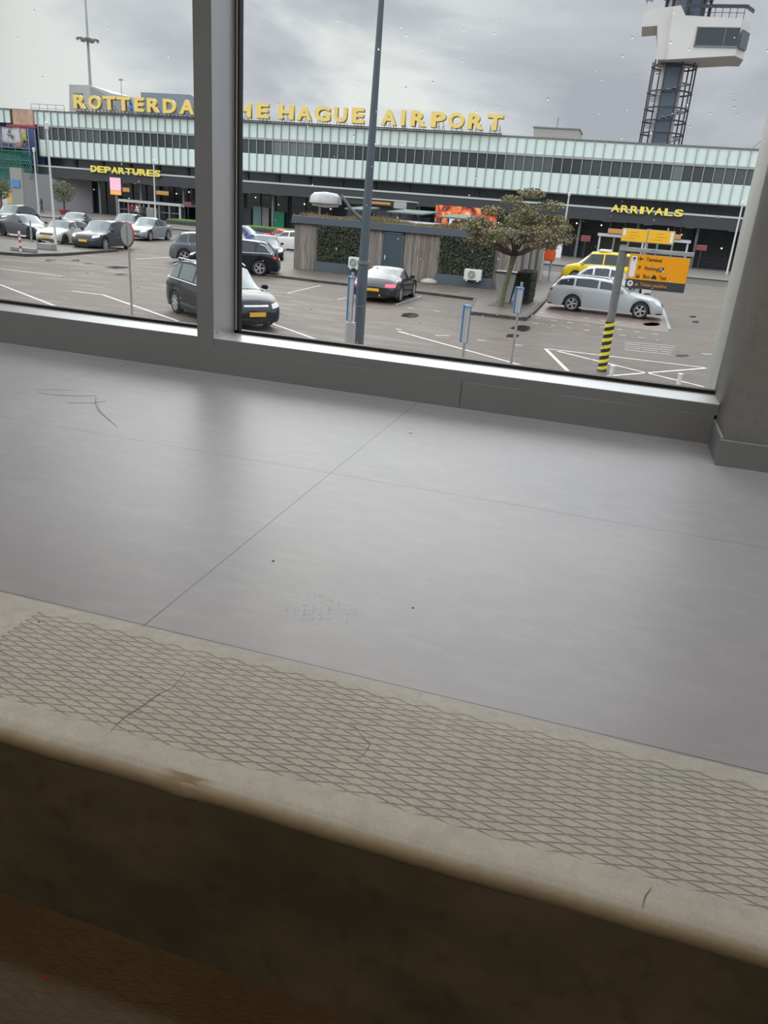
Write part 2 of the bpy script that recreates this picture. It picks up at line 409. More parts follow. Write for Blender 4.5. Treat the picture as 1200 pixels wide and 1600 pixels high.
def text_mesh(s, w, h, depth=.02, bold=0.0, exact=None):
    """mesh of a string in the XZ plane facing -Y, lower-left at origin, fitted to w x h"""
    cu = bpy.data.curves.new('t', 'FONT'); cu.body = s; cu.size = 1; cu.offset = bold; cu.extrude = .5; cu.resolution_u = 3
    ob = bpy.data.objects.new('t', cu); COL.objects.link(ob); dg = bpy.context.evaluated_depsgraph_get()
    me = bpy.data.meshes.new_from_object(ob.evaluated_get(dg)); bpy.data.objects.remove(ob)
    xs = [v.co.x for v in me.vertices]; ys = [v.co.y for v in me.vertices]
    x0, x1, y0, y1 = min(xs), max(xs), min(ys), max(ys)
    kx = w/(x1-x0) if w else h/(y1-y0)
    for v in me.vertices: v.co = Vector(((v.co.x-x0)*kx, -v.co.z*depth, (v.co.y-y0)*h/(y1-y0)))
    me.materials.clear(); return me
def put_text(name, s, x, y, z, w, h, m, parent, depth=.02, bold=0.0):
    me = text_mesh(s, w, h, depth, bold); me.materials.append(MATS[m])
    o = bpy.data.objects.new(name, me); COL.objects.link(o); o.parent = parent
    o.location = Vector((x, y, z))-Vector(parent.location); return o
def dup(root, loc=None, rz=None, label=None, group=None):
    r = root.copy(); COL.objects.link(r)
    if loc is not None: r.location = loc
    if rz is not None: r.rotation_euler = (0, 0, rz)
    if label: r['label'] = label
    if group: r['group'] = group
    for ch in list(root.children):
        c = ch.copy(); COL.objects.link(c); c.parent = r
        for g2 in ch.children:
            d = g2.copy(); COL.objects.link(d); d.parent = c
    return r

# ================================================================== ROOM
ZF = CAMH-1.0      # upper floor
ZL = ZF-.455       # lower step
WY = 4.12; GY = 4.40; PX = .572
XL, XR = -9.0, 4.0
mb = MB()
mb.face([(XL, 1.425, ZF), (XR, 1.425, ZF), (XR, GY+.06, ZF), (XL, GY+.06, ZF)])
mb.box(XL, XR, 1.425, GY+.06, ZF-.25, ZF-.001)
struct('floor', mb, 'floor_tile')
# concrete ledge with a rounded nosing
random.seed(4)
mb = MB(); prof = [(1.425, ZF+.002), (1.40, ZF+.002)]
R_ = .017; y0 = .984
prof += [(1.10, ZF+.002), (1.02, ZF+.002), (1.008, ZF+.0018), (y0+R_+.004, ZF+.001)]
for k in range(1, 8): a = k/8*PI/2; prof.append((y0+R_-R_*math.sin(a), ZF-R_+R_*math.cos(a)))
prof += [(y0, ZF-R_), (y0+.003, ZF-.036), (y0+.012, ZF-.040)]
nx = 260; rows = []
chip = -0.611
for i in range(nx+1):
    X_ = -4.5+i*(6.5/nx); row = []
    dchip = max(0, 1-abs(X_-chip)/.030)
    for j, (yy, z_) in enumerate(prof):
        jit = 0
        if 6 <= j <= 13: jit = dchip*(.011+.011*random.random())
        w_ = .0012*math.sin(X_*9)+.0008*math.sin(X_*23)
        row.append(mb.bm.verts.new((X_, yy+(jit if j >= 6 else 0)+(w_ if j > 1 else (.0015*math.sin(X_*60)+.0012*random.random() if j == 0 else 0)), z_-jit*.8)))
    rows.append(row)
for i in range(nx):
    for j in range(len(prof)-1): mb.bm.faces.new((rows[i][j], rows[i][j+1], rows[i+1][j+1], rows[i+1][j]))
led = struct('trim_ledge', mb, 'concrete_tread', smooth=True)
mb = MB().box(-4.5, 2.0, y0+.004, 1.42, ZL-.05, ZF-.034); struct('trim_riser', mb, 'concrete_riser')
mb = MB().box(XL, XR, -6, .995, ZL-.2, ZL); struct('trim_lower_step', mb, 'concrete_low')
mb = MB().box(XL, -4.5, .984, 1.425, ZL-.05, ZF+.002); mb.box(2.0, XR, .984, 1.425, ZL-.05, ZF+.002); struct('trim_ledge_ends', mb, 'concrete_pillar')
# shell
ZC = 8.6
struct('ceiling', MB().box(XL, XR, -6, GY+.5, ZC, ZC+.2), 'ceiling_paint')
struct('wall_back', MB().box(XL, XR, -6.2, -6, ZL, ZC), 'wall_paint')
struct('wall_left', MB().box(XL-.2, XL, -6, GY+.5, ZL, ZC), 'wall_paint')
struct('wall_right', MB().box(XR, XR+.2, -6, GY+.5, ZL, ZC), 'wall_paint')
# window framing: one structure thing, parts for rails, posts, glass, gaskets
win = bpy.data.objects.new('window_1', None); COL.objects.link(win); win['kind'] = 'structure'
BH = .148; FH = .203           # base plate height, top of bottom rail
def rail(x0, x1):
    mb = MB().box(x0, x1, WY+.004, GY+.03, ZF+BH, ZF+FH); mb.bevel(.0015, 1); obj('bottom_rail', mb, 'alu_front', win)
    mb = MB().box(x0, x1, WY+.008, GY+.005, ZF+FH, ZF+FH+.0012); obj('sill_face', mb, 'alu_lit', win)  # thin sill skin, window light put into its paler colour
    mb = MB().box(x0, x1, GY-.012, GY+.035, ZF+FH+.0012, ZF+FH+.02); obj('gasket', mb, 'gasket', win)
    mb = MB().box(x0, x1, GY+.012, GY+.020, ZF+FH+.02, ZC-.05); obj('pane', mb, 'window_glass', win)
    mb = MB().box(x0, x1, WY+.004, GY+.03, ZC-.12, ZC); obj('top_rail', mb, 'alu_front', win)
MX0, MX1 = -2.355, -2.25
rail(-6.9, MX0); rail(MX1, PX); rail(-9, -7.0); rail(1.35, XR)
for a, b in ((MX0, MX1), (-7.0, -6.9)):
    mb = MB().box(a, b, WY, GY+.03, ZF+BH, ZC); mb.bevel(.0015, 1); obj('mullion', mb, 'alu_front', win)
    # returns facing the panes, painted paler for the sky light on them
    mb = MB().box(b, b+.0012, WY+.004, GY-.005, ZF+FH, ZC); obj('mullion_side', mb, 'alu_lit', win)
    mb = MB().box(a-.0012, a, WY+.004, GY-.005, ZF+FH, ZC); obj('mullion_side', mb, 'alu_lit', win)
    for s0, s1 in ((b, b+.028), (a-.028, a)):
        mb = MB().box(s0, s1, GY-.012, GY+.035, ZF+FH, ZC); obj('gasket', mb, 'gasket', win)
        cx = (s0+s1)/2
        mb = MB().box(cx-.004, cx+.004, GY-.016, GY-.012, ZF+FH+.02, ZC); obj('gasket_clip', mb, 'alu_lit', win)
mb = MB().lathe([(0, 0), (.009, 0), (.009, .004), (.005, .007), (0, .007)], (MX1+.0012, WY+.05, ZF+FH+.03), 'X', 12); obj('screw', mb, 'chrome', win, smooth=True)
# base plates
def base(name, x0, x1, y0, y1, h=BH, joint=None):
    mb = MB().box(x0, x1, y0, y1, ZF, ZF+h); mb.bevel(.001, 1)
    struct(name, mb, 'alu_front')
base('baseboard_front_left', -9, -.742, WY, WY+.03); base('baseboard_front_right', -.739, PX-.012, WY, WY+.03)
base('baseboard_pillar', PX-.014, 1.36, 3.728, 3.745, .122); base('baseboard_pillar_side', PX-.014, PX, 3.745, WY, .13)
mb = MB().box(PX, 1.35, 3.742, GY+.5, ZF, ZC); mb.bevel(.004, 2); struct('wall_pillar', mb, 'concrete_pillar', smooth=True)
# outer wet ledge below the panes and wall below the floor slab
mb = MB().box(XL, PX, GY+.045, GY+.16, ZF+FH-.04, ZF+FH-.012); mb.bevel(.004, 2); struct('trim_outer_ledge', mb, 'ledge_wet')
struct('wall_outside', MB().box(XL, XR, GY+.03, GY+.2, -.1, ZF+FH-.06), 'concrete_pillar')
mat('facade_dark', (.10, .105, .11), .4)
struct('wall_outside_wings', MB().box(-70, XL-.25, -6, GY+.2, -.1, 11).box(XR+.25, 45, -6, GY+.2, -.1, 11).box(XL-.25, XR+.25, -6, GY+.2, ZC+.42, 11), 'facade_dark')
struct('wall_lintel', MB().box(XL, XR, GY+.03, GY+.2, ZC-.1, ZC+.4), 'concrete_pillar')
# raindrops on the outside of the panes
random.seed(8); mb = MB()
for i in range(330):
    X_ = random.uniform(-4.2, .55) if i % 4 else random.uniform(-1.5, .5); z_ = random.uniform(ZF+FH+.03, ZF+2.0)
    if MX0-.04 < X_ < MX1+.04: continue
    r_ = random.choice((.0018, .0022, .003, .0045))*random.uniform(.8, 1.2)
    mb.ball((X_, GY+.0205, z_), r_, 8, (1, .45, random.uniform(1, 1.5)))
tag(obj('raindrops', mb, 'raindrop', smooth=True), 'clear raindrops scattered over the outside of the window panes', 'raindrops', kind='stuff')
# specks and scraps on floor and steps
def speck(p, s, m, name, label, cat, z=ZF):
    random.seed(int(p.x*1000)); mb = MB(); n = 7
    poly = [(p.x+s*math.cos(2*PI*i/n)*random.uniform(.5, 1), p.y+s*math.sin(2*PI*i/n)*random.uniform(.4, .9), z+.0005) for i in range(n)]
    mb.prism(poly, (0, 0, max(.0012, s*.25))); return tag(obj(name, mb, m), label, cat)
mat('red_leaf', (.45, .03, .02), .7)
mat('grime', (.035, .03, .025), .8)
mat('scuff', (.265, .262, .275), .6)
speck(g(73, 1527, ZL), .0075, 'red_leaf', 'leaf_scrap', 'tiny red scrap lying on the dark lower step', 'scrap', ZL)
speck(g(642, 676, ZF), .012, 'white_sign', 'paper_scrap', 'white paper scrap on the grey floor nearer the window', 'scrap')
speck(g(427, 877, ZF), .006, 'grime', 'grit_crumb', 'dark crumb of grit on the floor left of the cross-hatched scuff', 'crumb')
speck(g(645, 950, ZF), .004, 'grime', 'grit_crumb', 'dark crumb of grit on the floor right of the cross-hatched scuff', 'crumb')
# cracks in the ledge and scuffs on the floor
def ribbon(pts, w, m, name, parent, z, th=.0006):
    mb = MB(); P = [Vector((p[0], p[1], z)) for p in pts]
    Ls = []
    for i, p in enumerate(P):
        d = (P[min(i+1, len(P)-1)]-P[max(i-1, 0)]).normalized(); nn = Vector((-d.y, d.x, 0))
        ww = w*(1-.7*abs(2*i/(len(P)-1)-1)) if len(P) > 2 else w
        Ls.append((p+nn*ww/2, p-nn*ww/2))
    for i in range(len(P)-1):
        a, b = Ls[i]; c, d = Ls[i+1]
        mb.prism([a, b, d, c], (0, 0, th))
    return obj(name, mb, m, parent, world=True)
flo = bpy.data.objects['floor']
for pts, w in (([(57, 614), (85, 617), (120, 619), (150, 618)], .012), ([(150, 620), (149, 630), (155, 642), (170, 656), (183, 667)], .012), ([(104, 629), (140, 630), (166, 627)], .012), ([(58, 609), (90, 609), (117, 610)], .010)):
    ribbon([g(x, y, ZF) for x, y in pts], w, 'scuff', 'scuff_mark', flo, ZF+.0003)
mat('crack', (.19, .17, .14), .9)
ribbon([g(x, y, ZF) for x, y in ((172, 1146), (180, 1136), (196, 1121), (213, 1111), (232, 1098), (250, 1085), (268, 1077), (290, 1052))], .0032, 'crack', 'crack', led, ZF+.0022, .0003)
ribbon([g(x, y, ZF) for x, y in ((548, 1128), (561, 1146), (570, 1156), (578, 1166), (570, 1178), (556, 1190))], .0018, 'crack', 'crack', led, ZF+.0022, .0003)
ribbon([g(x, y, ZF) for x, y in ((1018, 1388), (1008, 1402), (1003, 1420))], .003, 'crack', 'crack', led, ZF+.0022, .0003)

# ================================================================== GROUND
mb = MB(); mb.face([(-200, GY+.2, 0), (120, GY+.2, 0), (120, 300, 0), (-200, 300, 0)])
ground = struct('ground', mb, 'wet_pavers')
struct('ground_forecourt', MB().box(-200, 120, 70.5, 95, -.1, .10), 'forecourt')
struct('ground_road', MB().box(-200, 120, 63.5, 70.5, -.05, .012), 'road')
struct('ground_kerb', MB().box(-200, 120, 70.3, 70.5, -.05, .11), 'kerb')
def slab(name, poly, h, m, kerb=True):
    P = [Vector((p.x, p.y, 0)) for p in poly]; mb = MB().prism(P, (0, 0, h)); o = struct(name, mb, m)
    if kerb:
        mk = MB(); n = len(P); c = sum(P, Vector())/n
        for i in range(n):
            a, b = P[i], P[(i+1) % n]; d = (b-a).normalized(); nn = Vector((-d.y, d.x, 0))
            if nn.dot(c-a) < 0: nn = -nn
            mk.prism([a-nn*.02, b-nn*.02, b+nn*.13, a+nn*.13], (0, 0, h+.012))
        obj('kerb_stone', mk, 'kerb', o)
    return o
P_ = [g(*q) for q in ((380, 427), (500, 442), (640, 457), (745, 470), (733, 491), (821, 501), (838, 487), (857, 466), (876, 432))]
P_ += [Vector((-4.0, 61, 0)), Vector((-26, 61, 0))]
slab('ground_pavement', P_, .10, 'paving')
slab('ground_island', [g(*q) for q in ((-60, 393), (40, 401), (95, 400), (185, 393), (130, 388), (70, 383), (0, 376), (-60, 372))], .12, 'paving')
mb = MB(); a = g(834, 494); b = g(1045, 520); c = g(1028, 468); d = g(872, 452)
mb.prism([a, b, c, d], (0, 0, .006)); struct('ground_bay', mb, 'red_pavers')
def line(p, q, w=.11, par=ground, dash=None, z=.004):
    a, b = g(*p), g(*q); a.z = b.z = 0; d = (b-a); Ln = d.length; d.normalize(); nn = Vector((-d.y, d.x, 0))*w/2
    mb = MB(); segs = [(0, Ln)] if not dash else [(t, min(t+dash[0], Ln)) for t in [i*(dash[0]+dash[1]) for i in range(int(Ln/(dash[0]+dash[1]))+1)] if t < Ln]
    for s, e in segs:
        u, v = a+d*s, a+d*e; mb.prism([u-nn+Vector((0, 0, z)), v-nn+Vector((0, 0, z)), v+nn+Vector((0, 0, z)), u+nn+Vector((0, 0, z))], (0, 0, .004))
    return obj('lane_marking', mb, 'lane_paint', par)
for p, q in (((0, 420), (99, 432)), ((0, 445), (90, 480)), ((161, 461), (278, 502)), ((112, 455), (161, 461)), ((211, 405), (267, 402)), ((425, 506), (512, 537)),
             ((622, 518), (825, 574)), ((852, 545), (891, 584)), ((852, 545), (1111, 576)), ((1111, 576), (1131, 585)), ((871, 549), (1125, 611)), ((935, 589), (1111, 575)), ((1097, 553), (1142, 556)), ((1180, 556), (1200, 558))):
    line(p, q)
for p, q in (((450, 458), (502, 446)), ((528, 468), (546, 465)), ((619, 476), (657, 463))): line(p, q, .10, dash=(.3, .12))
for k in range(5): line((976, 534+k*3.2), (1000+56-k*2, 541.5+k*3.2), .06, dash=(.5, .06) if k % 2 else None)
line((1032, 472), (1046, 514), .12, dash=(.22, .2), z=.008)
for p, q in (((840, 488), (990, 507)), ((836, 497), (1032, 524)), ((832, 505), (1030, 532))): line(p, q, .10, dash=(.22, .42), z=.008)
line((637, 481), (690, 487), .10, dash=(.25, .8)); line((690, 524), (850, 545), .10, dash=(.25, .9)); line((560, 505), (700, 527), .10, dash=(.2, 1.2))
random.seed(3)
def puddle(cx, cy, rx, ry):
    c = g(cx, cy); mb = MB(); pts = []
    for i in range(16):
        a = 2*PI*i/16; k = random.uniform(.75, 1.1); p = g(cx+rx*math.cos(a)*k, cy+ry*math.sin(a)*k); pts.append(Vector((p.x, p.y, .003)))
    mb.prism(pts, (0, 0, .003)); obj('puddle', mb, 'puddle', ground)
for q in ((641, 493, 16, 4), (800, 525, 11, 3), (815, 513, 17, 5), (1140, 494, 14, 5), (1087, 503, 6, 2), (1082, 495, 6, 1.5), (80, 407, 9, 1.5), (118, 407, 9, 1.5), (182, 418, 20, 2), (190, 429, 12, 1.5), (137, 412, 7, 1.2), (1066, 556, 12, 2), (1017, 507, 14, 3), (300, 545, 1, 1)):
    puddle(*q)
mb = MB(); random.seed(2)

# ================================================================== TERMINAL
TY = 88.0; Z0, Z1, Z2, Z3, Z4 = 6.3, 8.15, 9.55, 9.8, 11.3
term = thing('terminal_building', 'long airport terminal with pale green glass panels above dark ground floor', 'building', (-27, TY+8, 0))
BW = .98; XA = -71.7; NB_ = 100
XE = XA+BW*NB_
obj('upper_storey', MB().box(XA, XE, TY+.12, TY+14, Z0, Z4-.1), 'dark_fascia', term)
obj('upper_storey_left', MB().box(-110, XA, TY+1.2, TY+14, Z3, Z4-.1), 'dark_fascia', term)
obj('stripped_bay', MB().box(-86, XA, TY+.6, TY+14, 4.2, Z3), 'tarp_blue', term)
obj('roof_edge', MB().box(-110, XE, TY-.12, TY+14, Z4-.02, Z4+.10), 'roof_edge', term)
obj('sill_band', MB().box(XA, XE, TY-.10, TY+.2, Z2+.02, Z3-.02), 'fin', term)
obj('soffit_edge', MB().box(XA, XE, TY-.08, TY+.3, Z0-.10, Z0), 'roof_edge', term)
def cell(name, z0, z1, m, y=TY):
    return MB().box(.03, BW-.03, 0, .1, z0, z1).mesh(name, m)
pa = cell('upper_panel', Z3, Z4-.04, 'glass_panel'); pb = cell('lower_panel', Z0+.02, Z1, 'glass_panel')
wins = [cell('window', Z1+.04, Z2, 'window_glass_%d' % i) for i in range(4)]
finm = MB().box(-.035, .035, -.16, .1, Z0, Z4).mesh('fin', 'fin')
random.seed(11)
def child(name, me, x, y=0, z=0):
    o = bpy.data.objects.new(name, me); COL.objects.link(o); o.parent = term; o.location = Vector((x, y, z))-Vector(term.location); return o
run = 0; cur = 0
for i in range(NB_):
    x = XA+BW*i
    if run <= 0: cur = random.choices((0, 1, 2, 3), (6, 5, 3, 1))[0]; run = random.randint(1, 5)
    run -= 1
    child('upper_panel', pa, x, TY); child('lower_panel', pb, x, TY); child('window', wins[cur], x, TY); child('fin', finm, x, TY)
finu = MB().box(-.035, .035, -.16, .1, Z3, Z4).mesh('fin', 'fin')
x = XA-BW
while x > -86:
    if not (-75.4 < x+BW/2 < -72.2): child('upper_panel', pa, x, TY)
    child('fin', finu, x, TY); x -= BW
obj('boarded_panel', MB().box(-75.2, -72.2, TY-.22, TY, Z3-.15, Z4+.02), 'plywood', term)
obj('exposed_lintel', MB().box(-76.2, -71.9, TY-.25, TY, Z3-.45, Z3-.15), 'poster_red', term)
# recessed clerestory, canopy and ground floor
obj('clerestory', MB().box(XA, XE, TY+1.3, TY+1.6, 5.2, Z0), 'window_glass_1', term)
mb = MB()
for i in range(26): mb.box(XA+i*3.92, XA+i*3.92+.35, TY+1.1, TY+1.4, 5.2, Z0)
obj('clerestory_frame', mb, 'steel_dark', term)
obj('canopy_edge', MB().box(XA-2, XE, TY-.45, TY+2, 5.08, 5.26), 'canopy_white', term)
obj('canopy', MB().box(XA-2, XE, TY-.40, TY+3, 3.95, 5.08), 'dark_fascia', term)
obj('ground_floor_glazing', MB().box(XA, XE, TY+3.2, TY+3.4, .1, 3.95), 'dark_glass', term)
obj('ground_floor_back', MB().box(XA-2, XE, TY+3.5, TY+14, .0, Z0), 'dark_fascia', term)
mb = MB()
for i in range(50):
    xx = XA+1+i*1.96; mb.box(xx-.04, xx+.04, TY+3.05, TY+3.2, .1, 3.95)
for zz_ in (1.1, 2.75): mb.box(XA, XE, TY+3.1, TY+3.2, zz_, zz_+.06)
obj('glazing_bars', mb, 'steel_dark', term)
for i in range(17):
    xx = -70+i*5.88; obj('column', MB().tube((xx, TY+.9, .1), (xx, TY+.9, 3.95), .16, n=12), 'steel_grey', term)
random.seed(6)
for i in range(34):
    xx = XA+2+i*2.9+random.uniform(-.8, .8); r_ = random.uniform(.05, .10)
    o = obj('lamp', MB().ball((xx, TY+2.9, random.choice((3.2, 2.9, 3.5, 2.2))), r_, 8), 'warm_light', term)
for i in range(24):
    xx = XA+3+i*4.1; obj('soffit_light', MB().box(xx, xx+.9, TY+.2, TY+.35, 3.88, 3.95), 'canopy_white', term)
# white chevrons and pale panels seen through the glazing at left
for a, b, m in (((381, 340), (392, 372), 'charcoal'), ((396, 322), (408, 358), 'teal_panel'), ((410, 324), (420, 356), 'stone_grey')):
    A = at(a[0], a[1], TY+3); B = at(b[0], b[1], TY+3); obj('shop_panel', MB().box(A.x, B.x, TY+2.95, TY+3.05, .1, max(A.z, 2.2)), m, term)
A = at(427, 330, TY+2.9); B = at(444, 354, TY+2.9)
pg = obj('green_poster', MB().box(A.x, B.x, TY+2.8, TY+2.95, .3, A.z), 'poster_green', term)
# entrance portals
def portal(x0, x1, ztop, label, seed):
    p = obj('entrance_portal', MB().box(x0, x1, TY-1.2, TY+3, ztop-.28, ztop), 'canopy_white', term)
    n = 6
    for i in range(n+1):
        xx = x0+.25+(x1-x0-.5)*i/n; obj('post', MB().box(xx-.09, xx+.09, TY-1.1, TY-.9, .1, ztop-.28), 'steel_grey' if i % 3 else 'canopy_white', p)
    obj('door_glass', MB().box(x0+.3, x1-.3, TY-.2, TY-.1, .15, ztop-.3), 'dark_glass', p)
    obj('middle_rail', MB().box(x0+.3, x1-.3, TY-.95, TY-.85, .95, 1.05), 'steel_grey', p)
    return p
portal(at(190, 314, TY).x, at(291, 320, TY).x, 2.1, 'glazed entrance portal with pale lintel under the departures lettering', 1)
portal(at(935, 365, TY).x, at(1079, 375, TY).x, 2.75, 'glazed entrance portal with pale lintel under the arrivals lettering', 2)
def hang(px0, px1, py0, py1, Y, m, label, name='hanging_sign', th=.12, cat='sign', group=None):
    a = at(px0, py0, Y); b = at(px1, py1, Y)
    t = thing(name, label, cat, ((a.x+b.x)/2, Y, b.z), group=group)
    obj('panel', MB().box(a.x, b.x, Y, Y+th, b.z, a.z).bevel(.01, 1), m, t)
    obj('frame', MB().box(a.x-.04, b.x+.04, Y+.02, Y+th-.02, b.z-.04, a.z+.04), 'steel_grey', t)
    if Y < TY-1: obj('hanger', MB().box(a.x+.1, a.x+.16, Y+.03, Y+.09, a.z, 3.95).box(b.x-.16, b.x-.1, Y+.03, Y+.09, a.z, 3.95).box(a.x+.1, b.x-.1, Y+.03, TY-.3, 3.9, 3.96), 'steel_dark', t)
    else: obj('stand', MB().box((a.x+b.x)/2-.05, (a.x+b.x)/2+.05, Y+.03, Y+.1, .1, b.z), 'steel_dark', t)
    return t
hang(951, 977, 357, 366, TY-1.3, 'orange_dull', 'orange sign above the arrivals entrance, left of the small yellow signs')
hang(1050, 1063, 366, 374, TY-1.3, 'orange_dull', 'orange sign above the arrivals entrance, right of the small yellow signs')
hang(190, 202, 293, 300, TY-1.3, 'orange_dull', 'short orange sign over the departures entrance beside the pink screen')
hang(244, 263, 298, 305, TY-1.3, 'orange_dull', 'long orange sign over the departures entrance right of the white pole')
hang(909, 921, 368, 377, TY-.6, 'poster_red', 'dark red poster on the glazing left of the arrivals entrance', 'wall_poster')
hang(1090, 1103, 383, 391, TY-.6, 'poster_red', 'dark red poster on the glazing right of the arrivals entrance', 'wall_poster')
hang(289, 298, 316, 323, TY-.6, 'poster_red', 'dark red poster right of the departures entrance', 'wall_poster')
# digital pink screen on a post
A = at(172, 277, 82); B = at(190, 305, 82)
t = thing('information_screen', 'pink and orange portrait information screen on a grey post by departures', 'screen', ((A.x+B.x)/2, 82, .1))
obj('screen', MB().box(A.x, B.x, 81.9, 82.1, B.z+.45, A.z), 'pink_screen', t); obj('lower_screen', MB().box(A.x, B.x, 81.9, 82.1, B.z, B.z+.42), 'orange_screen', t)
obj('frame', MB().box(A.x-.06, B.x+.06, 81.95, 82.15, B.z-.06, A.z+.06), 'charcoal', t); obj('post', MB().tube(((A.x+B.x)/2, 82.05, .1), ((A.x+B.x)/2, 82.05, B.z), .12), 'steel_grey', t)
# big orange picture board
A = at(682, 320, 80); B = at(775, 352, 80)
t = thing('picture_board', 'fiery orange and red picture board glowing behind the shed roof', 'billboard', ((A.x+B.x)/2, 80, .1))
obj('picture', MB().box(A.x, B.x, 79.9, 80, 1.2, A.z), 'billboard_picture', t); obj('frame', MB().box(A.x-.08, B.x+.08, 80, 80.1, 1.1, A.z+.08), 'charcoal', t)
for k in range(3): xx = A.x+(B.x-A.x)*k/2; obj('leg', MB().box(xx-.06, xx+.06, 80, 80.1, .1, 1.2), 'steel_dark', t)
for k in range(5): xx = A.x+(B.x-A.x)*(k+.1)/5; obj('letter_block', MB().box(xx, xx+.55, 79.84, 79.9, 2.3, 3.0+.3*(k % 2)), 'white_sign' if k % 2 else 'poster_red', t)
A = at(536, 306, 76); B = at(637, 318, 76)
t = thing('kiosk', 'low kiosk with thin white roof edge and dull orange band behind the shed', 'kiosk', ((A.x+B.x)/2, 78, .1))
obj('roof', MB().box(A.x, B.x, 76, 80, A.z-.12, A.z), 'canopy_white', t); obj('band', MB().box(A.x+.2, B.x-.1, 76.1, 79.8, A.z-.65, A.z-.12), 'charcoal', t)
obj('wall', MB().box(A.x+.4, B.x-.4, 76.6, 79.6, .1, A.z-.65), 'dark_fascia', t)
C_ = at(581, 312, 76); D_ = at(610, 316, 76); obj('orange_lettering', MB().box(C_.x, D_.x, 76.0, 76.1, A.z-.5, A.z-.28), 'orange_dull', t)
C_ = at(616, 314, 76); D_ = at(635, 320, 76); obj('pale_sign', MB().box(C_.x, D_.x, 75.95, 76.1, A.z-.75, A.z-.15), 'clad_grey', t)
# ---------------- lettering
LZ0, LZ1 = 11.72, 13.2; LY = 87.3
def letters(word_list, name, label, z0, z1, y, m, legs=True, depth=.35, bold=.035, side=None):
    c = sum((a+b)/2 for _, a, b in word_list)/len(word_list)
    t = thing(name, label, 'sign', (c, y, z0 if not legs else Z4+.1))
    if legs:
        obj('support_rail', MB().box(word_list[0][1], word_list[-1][2], y+.25, y+.33, Z4+.10, Z4+.20), 'steel_dark', t)
    for ch, a, b in word_list:
        lt = put_text('letter', ch, a, y, z0, b-a, z1-z0, m, t, depth, bold)
        if side:
            bk = put_text('letter_side', ch, a+.05, y+depth*.55, z0-.05, b-a, z1-z0, side, t, depth, bold+.012)
            w = bk.location.copy(); bk.parent = lt; bk.location = w-lt.location
        if legs:
            mb = MB()
            for k in (.2, .5, .8):
                xx = a+(b-a)*k; mb.tube((xx, y+.2, Z4+.1), (xx, y+.2, z0+.15), .035, n=6); mb.tube((xx+.1, y+.95, Z4+.1), (xx, y+.2, z0+.5), .03, n=6)
            obj('bracket', mb, 'steel_dark', t)
    return t
XR_ = [(-65.83, -64.07), (-63.8, -62.05), (-61.79, -60.09), (-59.89, -58.18), (-57.58, -56.34), (-55.89, -54.21), (-53.83, -52.13), (-51.72, -49.8), (-49.4, -47.7)]
wl = [(c, *p) for c, p in zip('ROTTERDAM', XR_)]
xs_ = [(-46.9, -45.1), (-44.49, -42.74), (-42.08, -40.59), (-39.41, -37.6), (-37.22, -35.48), (-35.19, -33.34), (-32.91, -31.42), (-30.88, -29.46), (-27.55, -25.83), (-25.33, -24.9), (-24.26, -22.55), (-22.07, -20.48), (-20.22, -18.52), (-18.13, -16.45), (-16.12, -14.49)]
wl2 = [(c, *p) for c, p in zip('THEHAGUEAIRPORT', xs_)]
letters(wl+wl2, 'roof_lettering', 'large yellow letters on the terminal roof spelling rotterdam the hague airport', LZ0, LZ1, LY, 'sign_yellow', depth=.2, bold=.042, side='sign_yellow_side')
def even(word, x0, x1, gap=.28, narrow=''):
    ws = [.45 if c == 'I' else 1 for c in word]; tot = sum(ws); u = (x1-x0)/(tot+gap*(len(word)-1)); out = []; x = x0
    for c, w in zip(word, ws): out.append((c, x, x+w*u)); x += (w+gap)*u
    return out
letters(even('DEPARTURES', -64.1, -54.5, .12), 'departures_lettering', 'small yellow letters departures on the dark canopy at left', 4.90, 5.62, TY-.60, 'lit_yellow', False, .16, .03)
letters(even('ARRIVALS', -2.4, 4.6, .12), 'arrivals_lettering', 'small yellow letters arrivals on the dark canopy at right', 4.87, 5.55, TY-.60, 'lit_yellow', False, .16, .03)
# ---------------- roof plant
def roof_poly(name, label, pts, y0, d, m, cat='plant room'):
    P = [at(px, py, y0) for px, py in pts]; z0 = Z4+.1
    P = [Vector((p.x, y0, max(p.z, z0) if i < len(pts)-2 else z0)) for i, p in enumerate(P)]
    t = thing(name, label, cat, (P[0].x, y0+d/2, z0)); obj('walls', MB().prism(P, (0, d, 0)), m, t); return t, P
t, P = roof_poly('roof_plant_room', 'pale grey rooftop block with sloping top behind the first roof letters', [(108, 132), (140, 133), (175, 146), (207, 152), (220, 180), (108, 175)], 94, 6, 'clad_grey')
obj('louvre', MB().box(P[0].x+.6, P[0].x+2.0, 93.92, 94, Z4+2.2, Z4+2.35).box(P[0].x+.6, P[0].x+2.0, 93.92, 94, Z4+2.7, Z4+2.8), 'steel_grey', t)
P0 = at(140, 133, 93.9); P1 = at(215, 152, 93.9)
obj('sloping_panel', MB().prism([Vector((P0.x, 93.95, P0.z-.15)), Vector((P1.x, 93.95, Z4+1.1)), Vector((P1.x, 93.95, Z4+.2)), Vector((P0.x+3.3, 93.95, Z4+.2)), Vector((P0.x, 93.95, P0.z-1.7))], (0, -.05, 0)), 'stone_grey', t)
t, P = roof_poly('roof_plant_room', 'blue grey rooftop block behind the letters terda', [(220, 144), (298, 148), (306, 153), (330, 180), (220, 180)], 93, 5, 'clad_blue')
t, P = roof_poly('roof_plant_room', 'low beige rooftop block right of the last roof letter', [(834, 199), (905, 203), (905, 225), (834, 222)], 94, 5, 'clad_beige')
obj('coping', MB().box(P[0].x-.1, P[1].x+.1, 93.9, 99.1, P[0].z-.02, P[0].z+.1), 'steel_grey', t)
